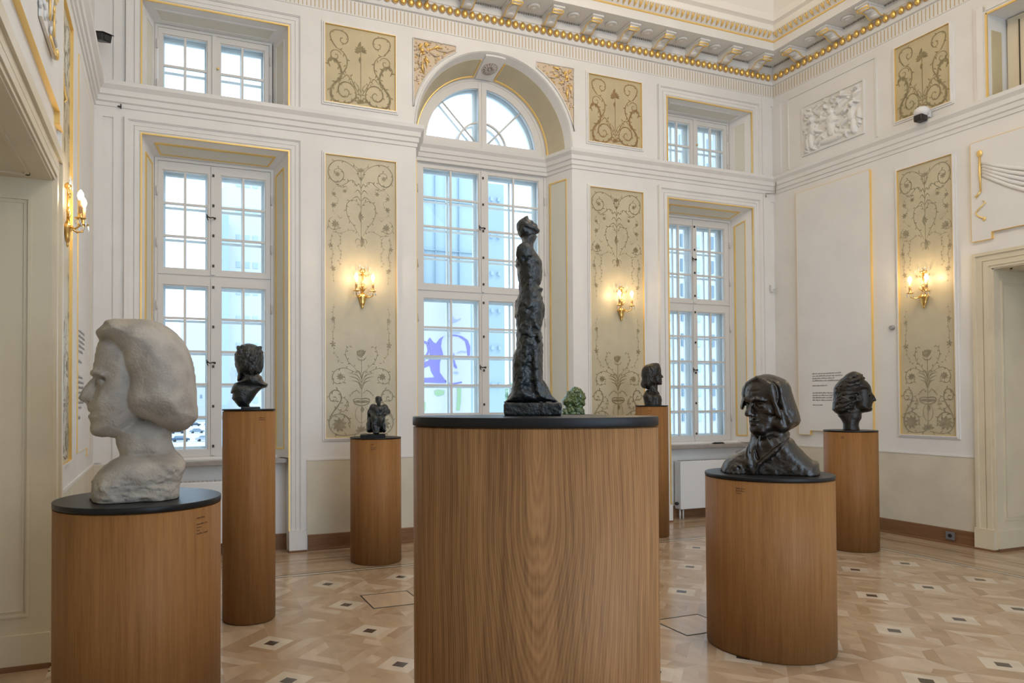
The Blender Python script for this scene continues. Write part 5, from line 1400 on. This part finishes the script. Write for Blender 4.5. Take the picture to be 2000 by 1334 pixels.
# ---- 3 swept-hair head on the far right
def swept_head():
    st = Site(6.479, 5.124, HB); e = empty('bronze_bust', st.c, st.rz); T = lambda L_: st.T(1610, 710, 9.525, L_)
    S_ = Sculpt((-.24, -.20, -.02), (.27, .20, .62), .0046)
    hair = T([(480, 165), (560, 152), (640, 170), (700, 215), (738, 260), (755, 310), (800, 350), (845, 400), (860, 460), (830, 500), (760, 520), (680, 560), (620, 600), (640, 700), (600, 780), (560, 850), (500, 880), (400, 930), (300, 950), (230, 930), (180, 890), (146, 850), (160, 740), (168, 620), (170, 520), (190, 430), (250, 350), (330, 280), (400, 210)])
    face = T([(760, 320), (820, 370), (862, 440), (878, 520), (884, 560), (905, 600), (905, 680), (905, 730), (890, 760), (892, 785), (880, 810), (893, 830), (885, 870), (860, 890), (740, 912), (640, 900), (520, 800), (500, 500), (600, 300)])
    nose = T([(872, 535), (905, 575), (940, 620), (968, 680), (955, 700), (905, 705), (880, 690), (870, 600)])
    neck = T([(300, 900), (250, 960), (310, 1040), (350, 1140), (366, 1360), (672, 1360), (640, 1160), (655, 1080), (690, 1020), (695, 930), (720, 880), (600, 700), (420, 800)])
    S_.F = S_.sil(face, .095, .09); S_.u(S_.sil(nose, .021, .026, pw=1.8), .018); S_.u(S_.sil(neck, .082, .08), .015); S_.u(S_.sil(hair, .132, .10), .008)
    x, z = T([(862, 610)])[0]; m = T([(893, 765)])[0]
    for sg in (-1, 1):
        S_.cut(S_.ell((x-.004, sg*.045, z), (.024, .022, .014)), .018); S_.u(S_.ell((x-.004, sg*.042, z-.002), (.013, .016, .010)), .005)
        S_.u(S_.path([(x+.006, sg*.02, z+.026), (x-.006, sg*.055, z+.024)], .008), .014); S_.cut(S_.path([(m[0]+.01, 0, m[1]), (m[0]-.02, sg*.03, m[1])], .003), .006)
        ear = T([(620, 650)])[0]; S_.u(S_.ell((ear[0], sg*.098, ear[1]), (.022, .012, .032)), .008); S_.cut(S_.ell((ear[0]+.003, sg*.110, ear[1]), (.010, .008, .018)), .006)
    # swept locks
    locks = [[(760, 330), (640, 380), (480, 400), (340, 400), (220, 470)], [(745, 280), (620, 300), (480, 330), (360, 340), (260, 420)], [(830, 470), (700, 520), (560, 545), (420, 560), (280, 600)], [(720, 560), (600, 580), (480, 620), (340, 640), (200, 700)],
             [(560, 640), (460, 680), (340, 720), (220, 740)], [(560, 720), (470, 740), (380, 790), (260, 800)], [(540, 800), (440, 830), (340, 860), (220, 850)], [(700, 220), (580, 230), (460, 260), (370, 300)], [(640, 610), (560, 690), (500, 790), (430, 880)]]
    for sg in (-1, 1):
        for i, L_ in enumerate(locks):
            pt = T(L_); n = len(pt)
            pp = [(q[0], sg*(S_.thick(hair, .132, .10, q[0], q[1]+.006*math.sin(j*2+i))-.004), q[1]+.006*math.sin(j*2+i)) for j, q in enumerate(pt)]
            S_.u(S_.path(pp, [.006]+[.012]*(n-2)+[.007]), .012)
            pc = [(a, b_+sg*.004, c-.017) for a, b_, c in pp]; S_.cut(S_.path(pc, [.003]+[.005]*(n-1)), .008)
    hm = np.clip((T([(640, 600)])[0][0]-S_.X)/.04, 0, 1)*np.clip((S_.Z-.16)/.03, 0, 1)
    S_.noise(.006, .032, 2, hm, (1.8, 1, .8)); S_.noise(.003, .014, 4, hm, (1.8, 1, .8)); S_.noise(.0012, .03, 9)
    S_.build('head', BRONZEC, e); tag(e, 'dark bronze head with swept-back wavy hair facing right on the furthest right plinth', 'sculpture')
swept_head()

# ---- 4 curly-haired bust seen from behind on the tall plinth by the left window
def curly_bust():
    st = Site(.556, 5.04, HT); e = empty('bronze_bust', st.c, st.rz); T = lambda L_: st.T(440, 660, 8.89, L_)
    S_ = Sculpt((-.16, -.15, -.02), (.16, .15, .47), .0036)
    hair = T([(290, 130), (350, 102), (420, 98), (500, 115), (580, 155), (630, 210), (655, 270), (662, 350), (665, 430), (648, 500), (620, 560), (605, 620), (540, 620), (420, 625), (320, 630), (250, 640), (215, 600), (190, 500), (165, 400), (160, 350), (180, 260), (220, 190)])
    beard = T([(200, 480), (195, 560), (215, 620), (205, 700), (210, 750), (260, 740), (300, 700), (330, 600), (280, 480)])
    coll = T([(300, 600), (320, 660), (290, 720), (200, 770), (150, 800), (240, 800), (340, 800), (440, 860), (560, 870), (700, 862), (725, 840), (735, 800), (690, 770), (650, 720), (630, 670), (590, 640), (560, 600)])
    body = T([(160, 790), (120, 860), (95, 930), (100, 962), (130, 970), (118, 1050), (150, 1090), (230, 1190), (260, 1200), (410, 1200), (420, 1150), (480, 1070), (560, 950), (640, 880), (700, 850), (560, 800), (340, 770), (220, 780)])
    foot = T([(290, 1170), (280, 1225), (620, 1225), (610, 1196), (440, 1196), (400, 1160)])
    S_.F = S_.sil(hair, .098, .08); S_.u(S_.sil(beard, .05, .04, -(-.03)), .015); S_.u(S_.sil(body, .085, .06), .01); S_.u(S_.sil(coll, .088, .05), .006)
    S_.u(S_.box((T([(440, 1210)])[0][0], 0, .006), (.065, .06, .008), .003), .004)
    c0 = T([(310, 780), (440, 850), (600, 862), (720, 850)]); S_.cut(S_.path([(x, -.085, z-.012) for x, z in c0], .008), .01)
    # hair curls
    rs = np.random.RandomState(5)
    hc = T([(415, 350)])[0]; hm = np.clip((S_.Z-T([(400, 625)])[0][1])/.01, 0, 1)
    for k in range(95):
        a = rs.uniform(0, 2*PI); z = rs.uniform(-.09, .078); r = max(0, 1-(abs(z)/.105)**3)**(1/3); x, y = .087*r*math.cos(a), .099*r*math.sin(a)
        b = rs.uniform(-.5, .5); S_.u(S_.cap((hc[0]+x, y, hc[1]+z), (hc[0]+x+.010*b, y+.006*b, hc[1]+z-.022), .0125, .008), .001)
    S_.noise(.003, .012, 2, hm, (.8, .8, 1.5)); S_.noise(.002, .03, 3)
    S_.build('bust', BRONZE, e, 0, 1); tag(e, 'curly-haired bronze bust with turned collar seen from behind, before the left window', 'sculpture')
curly_bust()

# ---- 5 the small seated figure
def seated():
    st = Site(1.874, 6.416, HS); e = empty('seated_statuette', st.c, st.rz); T = lambda L_: st.T(690, 760, 13.34, L_)
    S_ = Sculpt((-.17, -.16, -.01), (.15, .14, .40), .0034); P = lambda x, y, dy=0: (lambda q: (q[0], dy, q[1]))(T([(x, y)])[0])
    S_.F = S_.ell(P(662, 300, -.005), (.028, .032, .038)); S_.u(S_.ell(P(655, 262, .008), (.030, .034, .026)), .01)
    S_.u(S_.ell(P(662, 330, -.036), (.006, .008, .012)), .006)                       # nose
    S_.u(S_.ell(P(660, 365, -.020), (.016, .018, .018)), .01)                        # chin
    S_.u(S_.cap(P(660, 370), P(660, 430), .018), .008)
    torso = T([(600, 420), (530, 440), (500, 480), (500, 640), (540, 760), (760, 760), (830, 640), (840, 480), (800, 440), (720, 415)])
    S_.u(S_.sil(torso, .058, .05), .012)
    # arms: elbows out, hands resting on the chair arms and thigh
    for pts, r in (([P(520, 460), P(455, 590, .0), P(500, 650, -.07)], (.028, .026, .016)), ([P(815, 470), P(885, 590, .0), P(800, 655, -.06)], (.030, .030, .018))): S_.u(S_.path(pts, r), .010)
    S_.u(S_.ell(P(490, 690, -.085), (.018, .020, .012)), .006); S_.u(S_.ell(P(735, 700, -.08), (.018, .018, .011)), .006)
    for k in range(4): S_.u(S_.cap(P(475+k*12, 700, -.098), P(472+k*12, 735, -.104), .0045, .0035), .003); S_.u(S_.cap(P(722+k*9, 705, -.092), P(716+k*9, 735, -.10), .0045, .0035), .003)
    # chair, thighs, shins, skirts of the coat
    S_.u(S_.box((P(600, 0)[0], .045, .14), (.085, .05, .10), .012), .01)
    S_.u(S_.path([P(590, 740, .0), P(560, 770, -.10), P(545, 930, -.10), P(560, 1100, -.10)], (.040, .034, .026, .018)), .012)
    S_.u(S_.path([P(700, 740, .0), P(720, 790, -.11), P(660, 960, -.10), P(620, 1100, -.105)], (.040, .034, .026, .018)), .012)
    S_.u(S_.path([P(560, 1108, -.10), P(545, 1118, -.135)], (.020, .013)), .006); S_.u(S_.path([P(625, 1108, -.11), P(600, 1118, -.14)], (.020, .013)), .006)
    cloak = T([(420, 720), (370, 820), (340, 930), (345, 1000), (355, 1110), (540, 1110), (520, 900), (520, 740)]); S_.u(S_.sil(cloak, .075, .04, -.01), .012)
    cl2 = T([(760, 700), (800, 800), (845, 900), (850, 1000), (860, 1090), (800, 1110), (720, 1110), (700, 950), (740, 800)]); S_.u(S_.sil(cl2, .07, .035, -.01), .01)
    lap = T([(640, 425), (655, 700)]); S_.cut(S_.path([(lap[0][0], -.062, lap[0][1]), (lap[1][0], -.062, lap[1][1])], .006), .008)
    S_.noise(.005, .024, 2, None, (.7, 1, 1.8)); S_.noise(.002, .012, 3)
    S_.build('figure', BRONZE, e, T([(0, 1118)])[0][1] if 0 else .018)
    x0 = T([(185, 0)])[0][0]; x1 = T([(828, 0)])[0][0]
    MB().box(x0, x1, -.15, .10, 0, .026).build('base', BLACKD, e, bevel=.002)
    tag(e, 'small dark bronze seated figure with outspread elbows on a flat base', 'sculpture')
seated()

# ---- 6 the tall armless standing figure on the central plinth
def standing():
    st = Site(1.155, 2.06, HC); e = empty('standing_statue', st.c, st.rz); T = lambda L_: st.T(940, 400, 3.033, L_); T2 = lambda L_: st.T(980, 410, 7.02, L_)
    S_ = Sculpt((-.115, -.10, -.01), (.10, .10, .68), .0034)
    torso = T2([(285, 380), (280, 470), (222, 545), (212, 640), (192, 700), (188, 780), (210, 810), (215, 900), (235, 1000), (240, 1130), (218, 1230), (205, 1334), (215, 1480), (530, 1480), (545, 1334), (546, 1230), (540, 1140), (556, 1110), (560, 1075), (500, 1050), (538, 1000), (548, 900), (550, 820), (548, 720), (530, 670), (480, 600), (440, 540), (430, 480), (460, 410), (470, 350), (400, 330)])
    head = T2([(330, 88), (362, 86), (368, 125), (420, 150), (445, 178), (478, 195), (492, 240), (518, 275), (515, 300), (490, 325), (460, 335), (430, 360), (400, 400), (330, 390), (270, 385), (240, 360), (215, 300), (205, 240), (208, 190), (240, 145), (290, 115)])
    legs = T([(222, 560), (205, 620), (205, 680), (212, 740), (208, 840), (190, 900), (183, 980), (185, 1060), (175, 1120), (150, 1160), (160, 1172), (440, 1165), (430, 1150), (385, 1120), (370, 1085), (360, 960), (362, 840), (352, 740), (360, 700), (358, 560)])
    S_.F = S_.sil(torso, .060, .05)
    S_.u(S_.sil(head, .038, .035), .006)
    S_.u(S_.sil(legs, .058, .045), .012)
    ft = T([(350, 1090), (390, 1135), (425, 1158)]); S_.u(S_.path([(ft[0][0], -.012, ft[0][1]), (ft[1][0], -.02, ft[1][1]), (ft[2][0], -.022, ft[2][1])], (.022, .016, .009)), .018)
    fl = T([(215, 1100), (180, 1150)]); S_.u(S_.path([(fl[0][0], .02, fl[0][1]), (fl[1][0], .02, fl[1][1])], (.02, .012)), .02)
    # eye hollow, jaw, ear, shoulder stump and armpit, ribs, hip cloth, slot between the legs
    def P(t, y): return (t[0], y, t[1])
    hh = T2([(452, 205), (340, 230), (330, 270), (300, 330), (420, 330)])
    for sg in (-1, 1):
        S_.cut(S_.ell(P(hh[0], sg*.022), (.010, .008, .007)), .006); S_.u(S_.ell(P(hh[2], sg*.036), (.009, .005, .014)), .004)
        S_.cut(S_.path([P(T2([(330, 285)])[0], sg*.04), P(T2([(450, 320)])[0], sg*.03)], .004), .008)
    sh = T2([(310, 640), (300, 705), (415, 710), (520, 780)])
    for sg in (-1, 1):
        S_.u(S_.ell(P(sh[0], sg*.056), (.028, .022, .036)), .014); S_.cut(S_.path([P(sh[1], sg*.064), P(sh[2], sg*.062)], .0040), .010)
        S_.cut(S_.path([P(sh[3], sg*.03), P(T2([(440, 760)])[0], sg*.058)], .004), .01)
        for k in range(6):
            a = T2([(450, 820+k*36), (530, 800+k*40)]); S_.cut(S_.path([P(a[0], sg*.058), P(a[1], sg*.035)], .0032), .007)
        a = T([(300, 870), (285, 960), (290, 1080), (315, 1120)]); S_.cut(S_.path([P(q, sg*.052) for q in a], (.006, .014, .020, .012)), .016)
        f = T([(290, 720), (255, 760), (330, 730), (340, 790), (265, 820)])
        for i, q in enumerate(f): S_.u(S_.ell(P(q, sg*.050), (.020, .010, .009), (0, .5*i, 0)), .010)
        for L_, r in (([(235, 690), (300, 705), (350, 690)], .004), ([(230, 780), (300, 800), (345, 770)], .004), ([(250, 890), (225, 1000), (215, 1110)], .005), ([(345, 860), (340, 980), (355, 1080)], .005), ([(235, 600), (300, 640), (352, 600)], .003)): S_.cut(S_.path([P(q, sg*.058) for q in T(L_)], r), .010)
        S_.cut(S_.path([P(q, sg*.062) for q in T([(262, 300), (240, 480), (222, 620)])], .004), .010)
    S_.noise(.0034, .030, 2, np.clip((.56-S_.Z)/.05, .15, 1), (1, 1, 1.5)); S_.noise(.0036, .013, 3, np.clip((.54-S_.Z)/.1, .12, 1)); S_.noise(.0016, .007, 5)
    # block
    bx0, bx1 = T([(137, 1200)])[0][0], T([(472, 1200)])[0][0]; zt = T([(300, 1172)])[0][1]
    S_.build('figure', BRONZE, e, zt-.006, 1)
    B_ = Sculpt((-.13, -.10, -.01), (.13, .10, .09), .0034); B_.F = B_.box(((bx0+bx1)/2, 0, zt/2), ((bx1-bx0)/2, .068, zt/2), .007); B_.noise(.0018, .02, 8); B_.noise(.0016, .009, 9); B_.build('base', BRONZE, e, 0)
    tag(e, 'tall thin armless dark bronze figure looking upwards on the central plinth', 'sculpture')
standing()

# ---- 7 green lumpy head behind the central plinth
def green_head():
    st = Site(gx.x, gx.y, 1.365); e = empty('green_bust', st.c, st.rz); T = lambda L_: st.T(1050, 740, 7.143, L_)
    S_ = Sculpt((-.12, -.12, -.01), (.12, .12, .29), .0032)
    head = T([(540, 112), (600, 135), (640, 190), (665, 240), (678, 270), (660, 300), (662, 350), (655, 378), (600, 380), (560, 400), (440, 385), (370, 370), (338, 325), (345, 290), (390, 240), (420, 190), (460, 150), (500, 120)])
    neck = T([(410, 370), (380, 410), (335, 440), (335, 700), (640, 700), (655, 450), (630, 410), (625, 360)])
    S_.F = S_.sil(head, .075, .065); S_.u(S_.sil(neck, .06, .05), .008)
    rs = np.random.RandomState(9)
    for k in range(90):
        a, z = rs.uniform(0, 2*PI), rs.uniform(.08, .22); x, y = .062*math.cos(a)-.003, .066*math.sin(a); S_.u(S_.ell((x, y, z), tuple(rs.uniform(.006, .014, 3)), (rs.uniform(0, 3), rs.uniform(0, 3), 0)), .004)
    for sg in (-1,): S_.cut(S_.ell((-.012, -.078, .165), (.014, .012, .010)), .008); S_.cut(S_.ell((.03, -.072, .165), (.014, .012, .010)), .008); S_.u(S_.ell((.01, -.078, .145), (.009, .014, .022)), .006); S_.cut(S_.ell((.012, -.08, .112), (.02, .008, .004)), .005)
    S_.noise(.008, .018, 2); S_.noise(.003, .009, 3)
    S_.build('head', GREENG, e); tag(e, 'small knobbly green glazed head showing behind the central plinth lid', 'sculpture')
green_head()
# ---- 8 the cloaked bust with long hair, front right
def cloaked():
    st = Site(3.455, 3.31, HR); e = empty('bronze_bust', st.c, st.rz); T = lambda L_, y=0: st.T(1400, 710, 5.336, L_, y)
    S_ = Sculpt((-.34, -.25, -.02), (.34, .25, .72), .0052)
    th = math.radians(43); Fv = Vector((-math.sin(th), -math.cos(th), 0)); Lv = Vector((math.cos(th), -math.sin(th), 0)); U = Vector((0, 0, 1))
    mx, mz = T([(372, 415)], -.12)[0]; Mo = Vector((mx, -.125, mz))                 # point between the eyes
    def H(a, f, z): return tuple(Mo+Lv*a+Fv*f+U*z)
    ang = (0, 0, math.atan2(Lv.y, Lv.x))
    E_ = lambda a, f, z, r, extra=0: S_.ell(H(a, f, z), r, (extra, 0, ang[2]))
    # skull, forehead, jaw, cheeks (r: lateral, front-back, up)
    S_.F = E_(0, -.115, .045, (.098, .125, .125))
    S_.u(E_(0, -.055, .055, (.088, .060, .075)), .03)            # forehead
    S_.u(E_(0, -.075, -.085, (.078, .072, .085)), .04)           # mid face
    S_.u(E_(0, -.040, -.158, (.040, .036, .030)), .035)          # chin
    for sg in (-1, 1):
        S_.u(E_(sg*.060, -.052, -.045, (.026, .030, .024)), .03)     # cheekbone
        S_.u(S_.cap(H(sg*.074, -.11, -.085), H(sg*.03, -.045, -.160), .024, .020), .03)
    S_.u(S_.path([H(0, -.004, .005), H(0, .018, -.028), H(0, .040, -.062)], (.013, .014, .018)), .012)   # nose
    S_.u(E_(.020, .012, -.070, (.013, .020, .012)), .008); S_.u(E_(-.020, .012, -.070, (.013, .020, .012)), .008)
    S_.cut(E_(.011, .020, -.083, (.006, .010, .005)), .004); S_.cut(E_(-.011, .020, -.083, (.006, .010, .005)), .004)
    for sg in (-1, 1):
        S_.cut(E_(sg*.043, .002, -.008, (.024, .022, .016)), .022)
        S_.u(E_(sg*.043, -.022, -.012, (.021, .020, .014)), .008)
        S_.u(S_.path([H(sg*.020, -.006, -.010), H(sg*.042, .001, -.001), H(sg*.066, -.022, -.010)], .005), .005)
        S_.u(S_.path([H(sg*.022, -.006, -.016), H(sg*.042, -.003, -.026), H(sg*.064, -.022, -.018)], .0045), .006)
        S_.u(S_.path([H(sg*.012, .012, .018), H(sg*.040, .014, .028), H(sg*.074, -.022, .014)], (.010, .011, .007)), .012)   # brow
        S_.cut(S_.path([H(sg*.028, .012, -.070), H(sg*.050, -.012, -.112)], .004), .016)                                     # nasolabial fold
        S_.cut(E_(sg*.066, -.012, -.085, (.016, .016, .03)), .03)
    S_.u(E_(0, -.004, -.107, (.032, .014, .010)), .014); S_.u(E_(0, -.005, -.126, (.028, .014, .010)), .014)
    S_.cut(S_.path([H(-.034, -.016, -.117), H(0, .009, -.115), H(.034, -.016, -.117)], .0035), .005)
    S_.cut(E_(0, .006, -.142, (.024, .010, .007)), .012)
    S_.cut(S_.path([H(-.05, .0, .075), H(0, .014, .072), H(.05, .0, .076)], .003), .008)
    # neck and high stock
    nb = T([(480, 900)])[0]
    S_.u(S_.cap(H(0, -.12, -.12), (nb[0]+.02, .01, nb[1]), .075, .085), .02)
    stock = T([(365, 705), (355, 760), (350, 830), (380, 900), (450, 1000), (560, 930), (700, 850), (755, 760), (742, 700), (640, 660), (520, 680), (430, 715)])
    S_.u(S_.sil(stock, .112, .08, -.01), .012)
    # hair: cap and heavy bell-shaped side mass, open over the face
    hair = T([(395, 150), (460, 120), (530, 112), (620, 130), (735, 185), (780, 290), (830, 440), (872, 570), (866, 625), (830, 655), (742, 696), (700, 640), (600, 625), (560, 610), (540, 520), (555, 400), (545, 270), (500, 195), (440, 165)])
    Hm = S_.sil(hair, .165, .12, .02, pw=2.4)
    S_.u(Hm, .006)
    left = T([(395, 150), (330, 180), (280, 230), (262, 290), (262, 380), (248, 440), (252, 470), (280, 474), (300, 400), (305, 320), (330, 250), (400, 195), (480, 185), (540, 200), (520, 140), (460, 122)])
    S_.u(S_.sil(left, .060, .03, -.02), .012)
    # front sheet of the near side hair, falling from the parting outside the cheek
    S_.u(S_.path([H(.030, -.03, .150), H(.090, -.045, .110), H(.112, -.050, .02), H(.122, -.07, -.06), H(.150, -.12, -.11)], (.010, .014, .012, .014, .012)), .045)
    S_.u(S_.path([H(.02, -.02, .150), H(-.055, -.02, .120), H(-.088, -.05, .04), H(-.098, -.07, -.03)], (.014, .015, .013, .010)), .022)
    S_.u(E_(.100, -.135, -.125, (.045, .06, .050)), .03)
    S_.cut(S_.path([H(.025, -.01, .172), H(.11, -.09, .185), H(.13, -.17, .17)], .005), .010)
    hl = T([(560, 270), (620, 380), (680, 500), (720, 620)]); S_.cut(S_.path([(x, -.150, z) for x, z in hl], (.003, .006, .010, .012)), .02)
    # shoulders and cloak
    tor = T([(300, 880), (200, 930), (110, 990), (60, 1060), (25, 1140), (22, 1185), (60, 1200), (200, 1215), (420, 1240), (700, 1262), (860, 1270), (1050, 1262), (1075, 1230), (1082, 1120), (1062, 1045), (1000, 1010), (920, 940), (840, 860), (800, 800), (745, 760), (640, 700), (480, 720), (370, 780)])
    tor = [(x, z if z > .035 else z-.07) for x, z in tor]
    S_.u(S_.sil(tor, .165, .085, .02, pw=2.3), .012)
    # lapels, collar wings and the V opening
    v = T([(455, 870), (430, 960), (445, 1010)]); S_.cut(S_.path([(v[0][0], -.155, v[0][1]), (v[1][0], -.165, v[1][1]), (v[2][0], -.17, v[2][1])], (.020, .018, .008)), .02)
    for L_, r, y in (([(750, 770), (650, 870), (560, 940), (450, 1040), (370, 1180)], (.004, .011, .013, .011, .005), -.158), ([(340, 820), (320, 920), (330, 1020), (360, 1100), (420, 1180)], (.004, .012, .014, .012, .005), -.135),
                      ([(520, 760), (545, 840), (600, 900)], (.004, .012, .008), -.135), ([(450, 750), (430, 830), (460, 900)], (.004, .009, .006), -.130)):
        S_.u(S_.path([(x, y, z) for x, z in T(L_, -.1)], r), .014)
    for L_, r, y in (([(765, 790), (665, 895), (570, 965), (460, 1065)], (.006, .007, .007, .004), -.172), ([(300, 880), (285, 960), (290, 1080), (300, 1180)], (.004, .006, .006, .004), -.15), ([(390, 780), (400, 900), (430, 990)], (.006, .008, .006), -.13)):
        S_.cut(S_.path([(x, y, z) for x, z in T(L_, -.1)], r), .012)
    xl = T([(300, 1000)])[0][0]; rough = np.clip((xl-S_.X)/.02, 0, 1)*np.clip((.24-S_.Z)/.04, 0, 1)
    S_.noise(.007, .024, 3, rough); S_.noise(.005, .012, 4, rough)
    hm = np.clip((S_.X-T([(600, 0)])[0][0])/.03, 0, 1)*np.clip((S_.Z-T([(0, 700)])[0][1])/.03, 0, 1); S_.noise(.006, .05, 6, hm, (.6, 1, 2)); S_.noise(.0030, .03, 7); S_.noise(.0012, .012, 8)
    S_.build('bust', BRONZEB, e, 0, 4); tag(e, 'brown bronze bust of a long-haired man in a high-collared cloak, turned left', 'sculpture')
cloaked()
